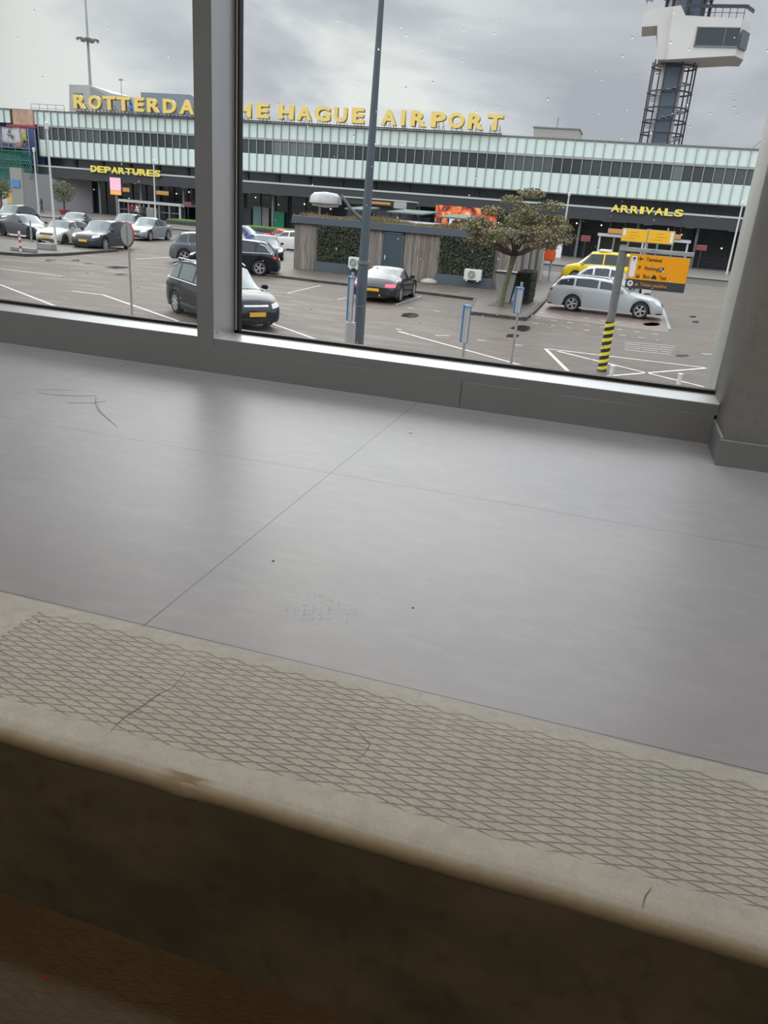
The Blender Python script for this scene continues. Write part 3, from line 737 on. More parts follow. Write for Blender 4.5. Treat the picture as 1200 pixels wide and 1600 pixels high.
obj('antenna', MB().tube((P[0].x+2.4, 95, P[0].z), (P[0].x+2.4, 95, P[0].z+1.2), .03, n=6), 'steel_dark', t)
# roof railing left
A = at(48, 162, 90); B = at(100, 165, 90)
t = thing('roof_railing', 'thin grey railing on the terminal roof left of the pale rooftop block', 'railing', ((A.x+B.x)/2, 90, Z4+.1))
obj('rail', MB().tube((A.x, 90, A.z), (B.x, 90, A.z), .03, n=6).tube((A.x, 90, (A.z+Z4)/2), (B.x, 90, (A.z+Z4)/2), .025, n=6), 'steel_grey', t)
for k in range(5): xx = A.x+(B.x-A.x)*k/4; obj('upright', MB().tube((xx, 90, Z4), (xx, 90, A.z), .03, n=6), 'steel_grey', t)
# light mast
A = at(133, 62, 103.5); B = None; xm = at(141, 130, 103.5).x
t = thing('light_mast', 'tall thin floodlight mast rising above the terminal roof at left', 'mast', (xm, 103.5, 0))
obj('pole', MB().path([(xm, 103.5, 0), (xm, 103.5, A.z), (xm, 103.5, A.z+9)], [.30, .17, .05], 10), 'steel_galv', t)
hr = obj('head_ring', MB().lathe([(.3, -.15), (1.0, -.1), (1.05, .1), (.3, .12)], (xm, 103.5, A.z), 'Z', 14), 'steel_galv', t)
for k in range(7):
    a = 2*PI*k/7; obj('floodlight', MB().box(-.28, .28, -.12, .12, -.16, .12, Matrix.Translation((xm+1.35*math.cos(a), 103.5+1.35*math.sin(a), A.z+.02)) @ Matrix.Rotation(a+PI/2, 4, 'Z') @ Matrix.Rotation(.4, 4, 'X')), 'steel_grey', hr)
xk = at(190, 150, 96).x
t = tag(obj('roof_antenna', MB().tube((xk, 96, Z4), (xk, 96, at(190, 122, 96).z), .06, .03, 6).box(xk-.3, xk+.3, 95.97, 96.03, at(190, 126, 96).z, at(190, 125, 96).z+.1), 'steel_grey'), 'thin lattice antenna on the roof between the two left blocks', 'antenna')
xk = at(1185, 220, 92).x
mb = MB(); mb.tube((xk-.8, 92, Z4), (xk+.2, 92, Z4+1.2), .05, n=6).tube((xk+.2, 92, Z4+1.2), (xk+1.3, 92, Z4+.4), .05, n=6).tube((xk-.3, 92, Z4), (xk+.6, 92, Z4+.9), .04, n=6)
tag(obj('roof_bracket', mb, 'steel_grey'), 'folded grey metal bracket on the roof at the far right', 'bracket')

# ---------------- control tower
YT = 110
tw = thing('control_tower', 'airport control tower with cream cantilevered cab level on a glazed lift shaft', 'tower', (1.5, YT+2.5, 0))
cxT, cyT, rT = 1.5, YT+2.6, 2.6
obj('lift_core', MB().tube((cxT-.1, cyT, 0), (cxT-.1, cyT, 22.6), 1.35, n=20), 'tower_core', tw)
obj('shaft_glass', MB().box(cxT-.9, cxT+.9, YT+.9, YT+1.2, 0, 22.4), 'tower_glass', tw)
for k in range(9):
    a = 2*PI*k/9+.13; p = (cxT+rT*math.cos(a), cyT+rT*math.sin(a)); obj('shaft_post', MB().tube((*p, 0), (*p, 22.6), .09, n=8), 'steel_dark', tw)
for z_ in (3, 6.4, 9.8, 13.0, 14.6, 16.0, 17.4, 19.2, 22.0): obj('ring_beam', MB().lathe([(rT-.1, z_-.08), (rT+.08, z_-.08), (rT+.08, z_+.08), (rT-.1, z_+.08)], (cxT, cyT, 0), 'Z', 28, True), 'steel_dark', tw)
mb = MB()
for k in range(90):   # spiral stair
    a = k*.33; z_ = 8+k*.16; p0 = Vector((cxT+1.5*math.cos(a), cyT+1.5*math.sin(a), z_)); p1 = Vector((cxT+2.35*math.cos(a), cyT+2.35*math.sin(a), z_)); tn = Vector((-math.sin(a), math.cos(a), 0))*.2
    mb.prism([p0-tn, p1-tn, p1+tn, p0+tn], (0, 0, .06))
obj('spiral_stair', mb, 'clad_grey', tw)
# cream cab: side profile in XZ, depth in Y
T = lambda px, py, Y=YT: at(px, py, Y)
def tp(pts, Y): return [Vector((T(px, py, Y).x, Y, T(px, py, Y).z)) for px, py in pts]
body = tp([(1028, 93), (1148, 87), (1158, 29), (1071, 24), (1064, 8), (1046, 9), (1040, 92)], YT-1.5)
mb = MB().prism(tp([(1042, 93), (1148, 87), (1160, 29), (1071, 24), (1064, 8), (1052, 10)], YT-1.8), (0, 6.5, 0))
cb_ = obj('cab_level', mb, 'render_white', tw)
mb = MB().prism(tp([(1028, 93), (1042, 93), (1052, 10), (1022, 13), (1006, 20), (1003, 42), (1027, 40)], YT-1.0), (0, 5.2, 0)); obj('stair_wing', mb, 'render_white', tw)
# chamfered nose to the right
a = tp([(1148, 87), (1160, 29)], YT-1.8); b = tp([(1160, 99), (1170, 40)], YT+.2)
n0, n1 = a; xr = n0.x+1.0
mb = MB(); z0_, z1_ = n0.z, n1.z
v = [Vector((n0.x-.02, YT-1.8, z0_)), Vector((xr+.2, YT+.4, z0_)), Vector((xr+.2, YT+4.7, z0_)), Vector((n0.x-.02, YT+4.7, z0_))]
mb.prism(v, (n1.x-n0.x, 0, z1_-z0_)); obj('cab_nose', mb, 'render_white', tw)
mb = MB(); w0 = T(1091, 43, YT-1.83); w1 = T(1157, 46, YT-1.83)
obj('cab_window', MB().box(w0.x, w1.x, YT-1.9, YT-1.75, w1.z-1.15-.55, w0.z), 'window_glass_1', tw)
wf = obj('cab_window_frame', MB().box(w0.x-.1, w1.x+.05, YT-1.94, YT-1.78, w1.z-1.8, w1.z-1.68).box(w0.x-.1, w1.x+.05, YT-1.94, YT-1.78, w0.z-.02, w0.z+.08).box(w0.x-.12, w0.x-.02, YT-1.94, YT-1.78, w1.z-1.8, w0.z+.08).box(w0.x+3, w0.x+3.06, YT-1.95, YT-1.8, w1.z-1.7, w0.z), 'steel_grey', tw)
mb = MB(); A_ = Vector((w1.x+.12, YT-1.75, w1.z-1.75)); B_ = Vector((w1.x+1.05, YT+.25, w1.z-1.75)); mb.prism([A_, B_, B_+Vector((.05, 0, 1.75)), A_+Vector((.05, 0, 1.75))], (.18, -.12, 0)); obj('corner_window', mb, 'window_glass_2', tw)
zt = T(1110, 26, YT-1.8).z
# deck railing, next storey and its posts
mb = MB(); x0_, x1_ = T(1071, 24).x, T(1160, 27).x
for za in (zt+1.25,): mb.box(x0_, x1_+.3, YT-1.7, YT-1.55, za-.35, za)
mb.prism([Vector((x1_+.2, YT-1.7, zt+.9)), Vector((x1_+1.2, YT+.5, zt+.9)), Vector((x1_+1.2, YT+.5, zt+1.25)), Vector((x1_+.2, YT-1.7, zt+1.25))], (-.15, .1, 0))
obj('deck_parapet', mb, 'steel_dark', tw)
for k in range(9): xx = x0_+(x1_-x0_)*k/8; obj('railing_post', MB().tube((xx, YT-1.6, zt-.1), (xx, YT-1.6, zt+1.1), .04, n=6), 'steel_dark', tw)
obj('railing', MB().tube((x0_, YT-1.6, zt+.45), (x1_, YT-1.6, zt+.45), .03, n=6), 'steel_dark', tw)
obj('upper_core', MB().tube((cxT-.1, cyT, 22.6), (cxT-.1, cyT, 33), 1.9, n=16), 'tower_core', tw)
obj('upper_glass', MB().tube((cxT+.4, cyT-.6, 27), (cxT+.4, cyT-.6, 33), 1.8, n=12), 'tower_glass', tw)
for k in range(8):
    a = 2*PI*k/8; p = (cxT+.3+2.5*math.cos(a), cyT+2.5*math.sin(a)); obj('upper_post', MB().tube((*p, 26.5), (*p, 29.6), .18, n=8), 'steel_dark', tw)
obj('top_cab', MB().lathe([(2.6, 29.0), (5.4, 30.4), (5.6, 32.5), (4.6, 35)], (cxT+.2, cyT, 0), 'Z', 10), 'clad_grey', tw)
obj('cctv_bracket', MB().box(T(1014, 2).x-.4, T(1014, 2).x+.5, YT-.1, YT+.1, 28.3, 28.4).tube((T(1014, 2).x-.2, YT, 28), (T(1014, 2).x-.2, YT, 29.4), .05, n=6).tube((T(1014, 2).x+.4, YT, 28.2), (T(1014, 2).x+.4, YT, 29.4), .05, n=6), 'steel_grey', tw)

# ---------------- left end: scaffold, banner, workers, concrete wing
XS0, XS1 = -82, -71.9
sc = thing('scaffold', 'scaffold with green netting and blue sheeting against the open left end of the terminal', 'scaffold', (-76, 87, 0))
for k in range(6):
    xx = XS0+k*(XS1-XS0)/5; obj('upright', MB().tube((xx, 86.3, 0), (xx, 86.3, 9.2), .05, n=6).tube((xx, 87.5, 0), (xx, 87.5, 9.2), .05, n=6), 'steel_galv', sc)
for z_ in (5.2, 6.9): obj('walkway', MB().box(XS0, XS1, 86.2, 87.6, z_, z_+.08), 'stone_grey', sc)
obj('sheeting', MB().box(XS0, XS1, 87.62, 87.7, 5.3, 9.3), 'tarp_blue', sc)
obj('pale_sheet', MB().box(-75.2, -73.2, 87.5, 87.6, 7.1, 9.2), 'plywood', sc)
obj('blue_sheet', MB().box(-73.1, -71.8, 86.4, 86.5, 5.2, 7.3), 'tarp_blue', sc)
mb = MB(); rnd = random.Random(5)
for k in range(28):
    x_ = XS0+k*.36; mb.tube((x_, 86.15, 3.6), (x_+1.1, 86.15, 6.6), .045, n=5); mb.tube((x_+1.1, 86.15, 3.6), (x_, 86.15, 6.6), .045, n=5)
for z_ in (3.6, 4.6, 5.6, 6.6): mb.box(XS0, XS1, 86.1, 86.2, z_-.06, z_+.06)
obj('netting', mb, 'net_green', sc)
obj('net_backing', MB().box(XS0, -73.4, 86.5, 86.56, 2.2, 6.2), 'teal_panel', sc)
A = at(1, 197, 86); B = at(33, 224, 86)
bn = thing('banner', 'white cloth banner with a blue green emblem hung on the scaffold', 'banner', ((A.x+B.x)/2, 86, 7))
mb = MB(); n = 14; gr = [[mb.bm.verts.new((A.x+(B.x-A.x)*i/n, 86+.08*math.sin(i*1.7+j), (A.z if j == 0 else A.z+(B.z-A.z)*j/6)-.12*math.sin(PI*i/n))) for i in range(n+1)] for j in range(7)]
for j in range(6):
    for i in range(n): mb.bm.faces.new((gr[j][i], gr[j+1][i], gr[j+1][i+1], gr[j][i+1]))
bmesh.ops.solidify(mb.bm, geom=mb.bm.faces[:], thickness=.02)
obj('cloth', mb, 'banner_cloth', bn, smooth=True)
cx, cz = (A.x+B.x)/2, (A.z+B.z)/2
obj('emblem', MB().prism([(cx-.35, 85.85, cz+.2), (cx, 85.85, cz+.7), (cx+.1, 85.85, cz+.1)], (0, .03, 0)).prism([(cx-.1, 85.85, cz+.05), (cx+.5, 85.85, cz-.1), (cx+.25, 85.85, cz-.6)], (0, .03, 0)).prism([(cx-.55, 85.85, cz+.1), (cx-.05, 85.85, cz-.05), (cx-.2, 85.85, cz-.25)], (0, .03, 0)), 'net_green', bn)
wg = term
A = at(14, 258, 85.5); B = at(33, 262, 85.5)
obj('end_wall', MB().box(A.x, B.x, 85.5, 87, 0, 4.7), 'clad_beige', wg)
C_ = at(80, 275, 89)
obj('side_wall', MB().prism([Vector((B.x, 85.6, 0)), Vector((B.x+6.2, 90.5, 0)), Vector((B.x+6.2, 90.8, 0)), Vector((B.x-.2, 86, 0))], (0, 0, 4.2)), 'stone_grey', wg)
a_ = at(18, 280, 85.4); b_ = at(31, 293, 85.4)
tag(obj('wall_sign', MB().box(a_.x, b_.x, 85.38, 85.46, b_.z, a_.z), 'blue_light'), 'small bright blue sign on the concrete wall at the left end', 'sign')
# small yellow and white kiosk board far left
a_ = at(3, 298, 76); b_ = at(18, 315, 76)
t = thing('advertising_board', 'yellow and white advertising board behind the parked cars at far left', 'board', (a_.x, 76, .1))
obj('yellow_panel', MB().box((a_.x+b_.x)/2, b_.x, 76, 76.1, .5, a_.z), 'sign_yellow', t); obj('white_panel', MB().box(a_.x, (a_.x+b_.x)/2, 76, 76.1, .5, a_.z), 'white_sign', t); obj('foot', MB().box(a_.x, b_.x, 76, 76.3, .1, .5), 'poster_red', t)
# raised grass strips
for (p0, p1, lab) in (((262, 345), (318, 352), 'left'), ((372, 358), (466, 374), 'right')):
    A = at(p0[0], p0[1], 80); B = at(p1[0], p1[1], 80)
    t = thing('grass_bed', 'raised strip of green grass beyond the silver hatchback beside the entrance' if lab == 'left' else 'raised strip of green grass beyond the white and red cars left of the shed', 'planter', ((A.x+B.x)/2, 81, .1))
    obj('edge', MB().box(A.x, B.x, 79.7, 83, .1, .45), 'charcoal', t); tf = obj('turf', MB().box(A.x+.05, B.x-.05, 79.75, 82.95, .45, .62), 'grass', t)

# ---------------- people (one continuous skinned body each)
mat('skin', (.45, .27, .19), .6); mat('hair', (.05, .035, .03), .8)
mat('cloth_red', (.35, .03, .05), .8); mat('cloth_white', (.60, .60, .60), .8); mat('cloth_black', (.03, .03, .035), .8); mat('cloth_blue', (.02, .18, .50), .8)
mat('hivis', (.35, .75, .06), .7); mat('trousers', (.04, .05, .09), .8); mat('cloth_olive', (.16, .16, .12), .8)
def person(label, loc, top, legs, rz=0, bend=0, h=1.75, step=.12, arm=.1):
    me = bpy.data.meshes.new('person'); V = []; E = []; Rr = []
    def v(x, y, z, r, p=None, r2=None):
        V.append((x, y+(bend*(z-.95)**1.3 if z > .95 else 0), z)); Rr.append((r, r2 or r))
        if p is not None: E.append((p, len(V)-1))
        return len(V)-1
    pel = v(0, 0, .95, .15, None, .11); wst = v(0, 0, 1.12, .13, pel, .10); ch = v(0, 0, 1.33, .17, wst, .12); nk = v(0, .01, 1.50, .055, ch); hd0 = v(0, .03, 1.58, .085, nk, .09); hd1 = v(0, .02, 1.70, .075, hd0, .09)
    for s in (-1, 1):
        hip = v(s*.10, 0, .86, .095, pel); kn = v(s*.11, s*step*.6+.02, .48, .065, hip); an = v(s*.11, s*step, .09, .045, kn); v(s*.12, s*step+.14, .045, .04, an)
        sh = v(s*.19, 0, 1.42, .06, ch); el = v(s*.25, .02+s*arm*.3, 1.15, .045, sh); wr = v(s*.24, .12+s*arm, .92, .03, el); hn = v(s*.235, .16+s*arm, .84, .035, wr, .02)
        for q_ in range(3): v(s*(.225+.012*q_), .17+s*arm+.012*q_, .77, .010, hn)
        v(s*.21, .20+s*arm, .82, .011, wr)
    me.from_pydata(V, E, []); o = bpy.data.objects.new('person', me); COL.objects.link(o)
    m = o.modifiers.new('s', 'SKIN'); m.use_smooth_shade = True
    if not me.skin_vertices: bpy.context.view_layer.objects.active = o
    if me.skin_vertices:
        for i, r in enumerate(Rr): me.skin_vertices[0].data[i].radius = r
        me.skin_vertices[0].data[0].use_root = True
    sb = o.modifiers.new('b', 'SUBSURF'); sb.levels = sb.render_levels = 1
    dg = bpy.context.evaluated_depsgraph_get(); nm = bpy.data.meshes.new_from_object(o.evaluated_get(dg)); bpy.data.objects.remove(o)
    k = h/1.75
    for mm_ in (top, legs, 'skin', 'hair'): nm.materials.append(MATS[mm_])
    for p in nm.polygons:
        c = p.center
        p.material_index = 1 if c.z < .93 and abs(c.x) < .2 else 0
        if c.z > 1.49: p.material_index = 2
        if c.z > 1.68 or (c.z > 1.55 and c.y < bend*.6+.0): p.material_index = 3
        if abs(c.x) > .2 and c.z < .90: p.material_index = 2
        p.use_smooth = True
    for v_ in nm.vertices: v_.co *= k
    o = bpy.data.objects.new('person', nm); COL.objects.link(o); o.location = loc; o.rotation_euler = (0, 0, rz)
    return tag(o, label, 'person')
def gp(px, Y, z=.1): p = at(px, 330, Y); return Vector((p.x, Y, z))
person('person in a red top walking by the departures entrance', gp(207, 82.5), 'cloth_red', 'trousers', .6)
person('person in a pale top with arms bent outside the departures entrance', gp(215, 81.0), 'cloth_white', 'trousers', 2.6, .2)
person('person in an olive coat in the group outside the departures entrance', gp(219, 82.2), 'cloth_olive', 'trousers', -2)
person('person in black at the right of the group outside departures', gp(225, 81.2), 'cloth_black', 'cloth_black', 3.0)
person('person in a dark coat standing between the two left white poles', gp(66, 78), 'cloth_black', 'trousers', 2.2)
p_ = at(38, 212, 86.9)
person('worker in a lime hi-vis vest standing on the scaffold beside the banner', Vector((p_.x, 86.9, 6.98)), 'hivis', 'trousers', 2.9)
p_ = at(206, 175, 90)
person('worker in a bright blue jacket on the roof behind the letters', Vector((p_.x, 90, Z4+.1)), 'cloth_blue', 'cloth_blue', 2.6, .35, 2.0)
# grey cabinet beside the people
a_ = at(228, 322, 83); b_ = at(240, 338, 83)
tag(obj('cabinet', MB().box(a_.x, b_.x, 83, 83.8, .1, 1.5).bevel(.03), 'stone_grey'), 'plain grey cabinet right of the group outside departures', 'cabinet')
a_ = at(869, 380, 84); b_ = at(876, 400, 84)
tag(obj('utility_box', MB().box(a_.x, b_.x, 84, 84.6, .1, 1.9).bevel(.03), 'white_sign'), 'white upright box beside the pale pole left of arrivals', 'box')

# ---------------- slim white poles
def pole(base, topz, r, label, cap=True, m='pole_white', foot=True, name='lamp_pole'):
    t = thing(name, label, 'pole', base)
    r *= .55; mb = MB().tube(base, (base.x, base.y, topz), r, r*.75, 12); obj('shaft', mb, m, t)
    if cap: obj('cap', MB().lathe([(r*.9, 0), (r*1.35, .05), (r*1.35, .35), (r*.6, .42)], (base.x, base.y, topz-.1), 'Z', 12), 'plastic_white', t)
    return t
def poleXY(px, py, Y, ty, tpx, z0=.0, **k):
    p = at(px, py, Y); return Vector((p.x, Y, z0)), at(tpx, ty, Y).z
b_ = g(88, 390, .12); pole(b_, at(73, 200, b_.y).z, .12, 'tall white pole on the kerb island in front of the small pale hatchback')
t = bpy.data.objects.get('lamp_pole')
pt = g(88, 388)
tag(obj('concrete_block', MB().box(b_.x-.75, b_.x+.2, b_.y-.62, b_.y-.2, .12, .42).bevel(.02), 'stone_grey'), 'grey concrete block at the foot of the tall white pole', 'block')
b_ = Vector((at(62, 345, 64).x, 64, 0)); pole(b_, 5.9, .15, 'slim white pole left of the tallest white pole, beside the dark coat person')
b_ = Vector((at(243, 345, 75).x, 75, .1)); pole(b_, at(241, 255, 75).z, .15, 'slim white pole in front of the departures entrance')
b_ = g(1135, 430); b_.z = 0.1; pole(b_, at(1161, 320, b_.y).z, .16, 'slim white lamp pole right of the orange sign, nearest the pillar')
b_ = Vector((at(875, 400, 85).x, 85, .1)); pole(b_, at(888, 305, 85).z, .17, 'slim white lamp pole between the round tree and arrivals')
b_ = Vector((-4.95, 50.8, .1)); t = pole(b_, 2.4, .08, 'short white post with chain at the far corner of the shed', cap=False, name='white_post')
b_ = Vector((-3.9, 46.0, .1)); zt_ = 3.1
t = thing('litter_bin', 'orange litter bin on a grey post beyond the shed corner', 'bin', (-4.45, 51.2, .1))
obj('post', MB().tube((-4.45, 51.2, .1), (-4.45, 51.2, 1.6), .06), 'steel_galv', t); mat('bin_orange', (.72, .10, .02), .5)
obj('bucket', MB().box(-4.95, -4.25, 50.9, 51.3, 1.25, 1.9).bevel(.05), 'bin_orange', t)
# parking marker with red and white bands
p = g(33, 397); t = thing('barrier_post', 'red and white banded post with a cross bar on the kerb island', 'post', (p.x, p.y, .12))
for k in range(7): obj('band', MB().tube((p.x, p.y, .12+k*.14), (p.x, p.y, .12+(k+1)*.14), .055), 'red_paint' if k % 2 else 'white_sign', t)
obj('cross_bar', MB().box(p.x-.55, p.x+.4, p.y-.03, p.y+.03, .86, .92), 'white_sign', t); obj('foot', MB().box(p.x-.75, p.x+.75, p.y+.1, p.y+.35, .12, .30).bevel(.02), 'stone_grey', t)
p = g(50, 381); tag(obj('short_post', MB().tube((p.x, p.y, .12), (p.x, p.y, 1.3), .05), 'steel_galv'), 'short thin grey post between the dark car and the pale hatchback', 'post')

# ---------------- sign gantries
mat('red_dull', (.32, .06, .05), .5)
p = Vector((-13.70, 20.2, 0)); t = thing('round_traffic_sign', 'round traffic sign with red rim seen obliquely on a thin grey post', 'sign', p)
obj('post', MB().tube(p, p+Vector((0, 0, 2.66)), .032), 'steel_galv', t)
mt = Matrix.Translation((p.x, p.y-.06, 2.33)) @ Matrix.Rotation(math.radians(-24), 4, 'Z')
def disc(r, y0, y1):
    mb = MB().lathe([(0, y0), (r, y0), (r, y1), (0, y1)], (0, 0, 0), 'Y', 32); mb.bm.transform(mt); return mb
obj('rim', disc(.33, 0, .03), 'red_dull', t); obj('plate', disc(.30, -.008, .0), 'stone_grey', t)
mb = MB().box(-.04, .04, -.014, -.008, -.26, .26); mb.bm.transform(mt); obj('bracket', mb, 'steel_grey', t)
# lamp post with hooded lantern
p = Vector((-6.64, 20.3, 0)); t = thing('street_lamp', 'dark grey street lamp post with a hooded lantern on a side arm', 'street lamp', p)
obj('lower_shaft', MB().tube(p, (p.x, p.y, 2.2), .145, .14, 20), 'steel_lamp' if 'steel_lamp' in MATS else 'clad_lamp' if 'clad_lamp' in MATS else 'shed_grey', t, smooth=.8)
obj('upper_shaft', MB().tube((p.x, p.y, 2.2), (p.x+.06, p.y, 9.5), .125, .055, 20), 'shed_grey', t, smooth=.8)
obj('collar', MB().tube((p.x, p.y, 2.15), (p.x, p.y, 2.24), .155, n=20).tube((p.x, p.y, 1.05), (p.x, p.y, 1.09), .152, n=20), 'steel_grey', t)
obj('arm', MB().path([(p.x, p.y, 3.16), (p.x-.45, p.y, 3.50), (p.x-.72, p.y, 3.80)], [.045, .04, .04], 10), 'shed_grey', t)
lh = obj('lantern', MB().lathe([(.0, .30), (.30, .27), (.40, .18), (.43, .02), (.40, .0), (.10, -.02)], (p.x-1.14, p.y, 3.55), 'Z', 24), 'steel_galv', t, smooth=.8)
obj('lens', MB().lathe([(.36, 0), (.34, -.05), (.0, -.09)], (p.x-1.14, p.y, 3.55), 'Z', 20), 'plastic_white', lh)
# blue signs seen nearly edge on
def blue_sign(px, py, Y, z0, z1, pz, label, w=.42, ang=70):
    q_ = at(px, py, Y); p = Vector((q_.x, Y, 0)); t = thing('blue_sign', label, 'sign', p)
    obj('post', MB().tube(p, (p.x, p.y, pz), .035), 'steel_galv', t)
    mt = Matrix.Translation((p.x-.03, p.y, 0)) @ Matrix.Rotation(math.radians(ang), 4, 'Z')
    mb = MB().box(-w/2, w/2, -.05, -.03, z0, z1); mb.bm.transform(mt); obj('plate', mb, 'blue_sign', t)
    mb = MB().box(-w/2, w/2, -.03, .0, z0, z1); mb.bm.transform(mt); obj('plate_back', mb, 'clad_grey', t)
    mb = MB().box(w/2, w/2+.03, -.06, .04, z0-.02, z1+.02); mb.bm.transform(mt); obj('side_edge', mb, 'blue_light', t)
    mb = MB().box(-w/2, w/2, -.06, .03, z1, z1+.03); mb.bm.transform(mt); obj('top_edge', mb, 'blue_light', t)
    return t
blue_sign(723, 560, 20.4, .42, 1.35, 1.40, 'blue edged sign plate on a low post in the car park centre', .30, 125)
blue_sign(798, 572, 20.2, 1.35, 1.95, 2.10, 'smaller blue sign plate on a thin tall post in front of the tree island', .26, 125)
t = blue_sign(545, 538, 19.8, .72, 1.82, 1.95, 'blue edged sign plate standing directly left of the lamp post foot', .30, 125)
obj('base_column', MB().tube((at(546, 538, 19.8).x, 19.8, 0), (at(546, 538, 19.8).x, 19.8, .68), .14, n=16), 'clad_grey', t)
# low bollards
for px, py, lab in ((954, 592, 'low pale bollard nearest the striped sign pole'), (1059, 606, 'low pale bollard nearest the concrete pillar')):
    q_ = at(px, py, 20.13); t = thing('bollard', lab, 'bollard', (q_.x, 20.13, 0), group='low bollards'); 
    obj('body', MB().tube((q_.x, 20.13, 0), (q_.x, 20.13, .33), .05, n=16), 'plastic_white', t); obj('cap', MB().tube((q_.x, 20.13, .33), (q_.x, 20.13, .35), .06, n=16), 'white_sign', t)
# big orange direction sign on striped pole
mat('pole_green_grey', (.17, .18, .165), .6, var=.25, vscale=6)
BX, BY = -.116, 21.15
sg = thing('direction_sign', 'large orange direction sign on a grey pole with yellow and black striped foot', 'sign', (BX, BY, 0))
obj('pole', MB().tube((BX, BY, 1.28), (BX, BY, 3.16), .105, n=20), 'pole_green_grey', sg, smooth=.8)
q = NB('hazard_stripe'); x, y, z = q.xyz()
ang = q.M('ARCTAN2', q.M('SUBTRACT', y, BY), q.M('SUBTRACT', x, BX)); u = q.M('FRACT', q.M('ADD', q.M('MULTIPLY', z, 5.4), q.M('MULTIPLY', ang, -1/(2*PI))))
q.col(q.mix(q.M('GREATER_THAN', u, .52), (.02, .02, .018), (.80, .66, .05))); q.rough(.5)
mb = MB().tube((BX, BY, 0), (BX, BY, 1.28), .12, n=24)
obj('striped_foot', mb, 'hazard_stripe', sg, smooth=.8)
obj('foot_collar', MB().tube((BX, BY, 0), (BX, BY, .05), .13, n=20), 'charcoal', sg)
obj('top_beam', MB().box(BX-.08, 1.56, BY-.12, BY+.08, 3.02, 3.12).bevel(.01), 'steel_galv', sg)
bx0, bx1, bz0, bz1, bzm = .07, 1.50, 2.16, 2.99, 2.385; yb = BY-.10
bd = obj('board', MB().box(bx0, bx1, yb, yb+.09, bz0, bz1), 'steel_galv', sg)
obj('orange_face', MB().box(bx0+.012, bx1-.012, yb-.008, yb, bzm, bz1-.012), 'orange_sign', sg)
obj('grey_face', MB().box(bx0+.012, bx1-.012, yb-.008, yb, bz0+.012, bzm-.006), 'charcoal', sg)
yf = yb-.012
def rr2(x0, x1, z0, z1, y):
    r_ = (x1-x0)/2; cx = (x0+x1)/2; pts = []
    for i in range(13): a = PI*i/12; pts.append(Vector((cx+r_*math.cos(a), y, z1-r_+r_*math.sin(a))))
    for i in range(13): a = PI+PI*i/12; pts.append(Vector((cx+r_*math.cos(a), y, z0+r_+r_*math.sin(a))))
    return MB().prism(pts, (0, .004, 0))
obj('white_capsule', rr2(bx0+.045, bx0+.185, bzm+.04, bz1-.05, yf), 'white_sign', sg)
def arrow(cx, cz, s, y, m, name='arrow'):
    mb = MB(); w = s*.18
    mb.prism([(cx-w/2, y, cz-s*.5), (cx+w/2, y, cz-s*.5), (cx+w/2, y, cz+s*.3), (cx-w/2, y, cz+s*.3)], (0, .003, 0))
    for sd_ in (-1, 1): mb.prism([(cx, y, cz+s*.5), (cx, y, cz+s*.22), (cx+sd_*s*.42, y, cz-s*.12), (cx+sd_*s*.42, y, cz+s*.12)], (0, .003, 0))
    obj(name, mb, m, sg)
arrow(bx0+.115, bz1-.125, .10, yf-.004, 'black_ink')
obj('white_roundel', MB().lathe([(0, 0), (.072, 0), (.072, .004), (0, .004)], (bx0+.12, yf, bz0+.118), 'Y', 24), 'white_sign', sg); arrow(bx0+.12, bz0+.118, .085, yf-.004, 'black_ink')
th = .085
put_text('lettering', 'Terminal', bx0+.40, yf, bz1-.155, .37, th*1.02, 'black_ink', sg, .006, .012)
put_text('lettering', 'Parking', bx0+.40, yf, bz1-.385, .33, th*1.25, 'black_ink', sg, .006, .012)
put_text('lettering', 'P', bx0+.25, yf, bz1-.365, .06, .09, 'black_ink', sg, .006, .012)
put_text('lettering', 'Bus', bx0+.40, yf, bz1-.555, .15, th, 'black_ink', sg, .006, .012)
put_text('lettering', 'Taxi', bx0+.78, yf, bz1-.555, .17, th, 'black_ink', sg, .006, .012)
put_text('grey_lettering', 'Ticket machine', bx0+.36, yf, bz0+.075, .64, th, 'orange_dull', sg, .006, .012)
mb = MB(); cx, cz = bx0+.28, bz1-.115      # aeroplane
mb.prism([(cx-.07, yf, cz-.006), (cx+.07, yf, cz-.006), (cx+.078, yf, cz), (cx+.07, yf, cz+.008), (cx-.07, yf, cz+.008)], (0, .003, 0))
for s in (-1, 1): mb.prism([(cx+.02, yf, cz), (cx-.03, yf, cz+s*.055), (cx-.045, yf, cz+s*.055), (cx-.012, yf, cz)], (0, .003, 0)); mb.prism([(cx-.055, yf, cz), (cx-.075, yf, cz+s*.022), (cx-.085, yf, cz+s*.022), (cx-.072, yf, cz)], (0, .003, 0))
obj('aeroplane_symbol', mb, 'black_ink', sg)
cx, cz = bx0+.80, bz1-.33; obj('parking_symbol', MB().box(cx-.055, cx+.055, yf, yf+.003, cz-.055, cz+.055), 'black_ink', sg); put_text('parking_letter', 'P', cx-.03, yf-.003, cz-.035, .045, .075, 'white_sign', sg, .005, .012)
obj('parking_corner', MB().prism([(cx+.055, yf-.002, cz-.055), (cx+.055, yf-.002, cz+.01), (cx+.0, yf-.002, cz-.055)], (0, .003, 0)), 'white_sign', sg)
cx, cz = bx0+.27, bz1-.52; obj('bus_symbol', MB().box(cx-.042, cx+.042, yf, yf+.003, cz-.035, cz+.04).box(cx-.035, cx-.018, yf, yf+.003, cz-.05, cz-.03).box(cx+.018, cx+.035, yf, yf+.003, cz-.05, cz-.03), 'black_ink', sg); obj('bus_window', MB().box(cx-.03, cx+.03, yf-.002, yf, cz+.0, cz+.028), 'orange_sign', sg)
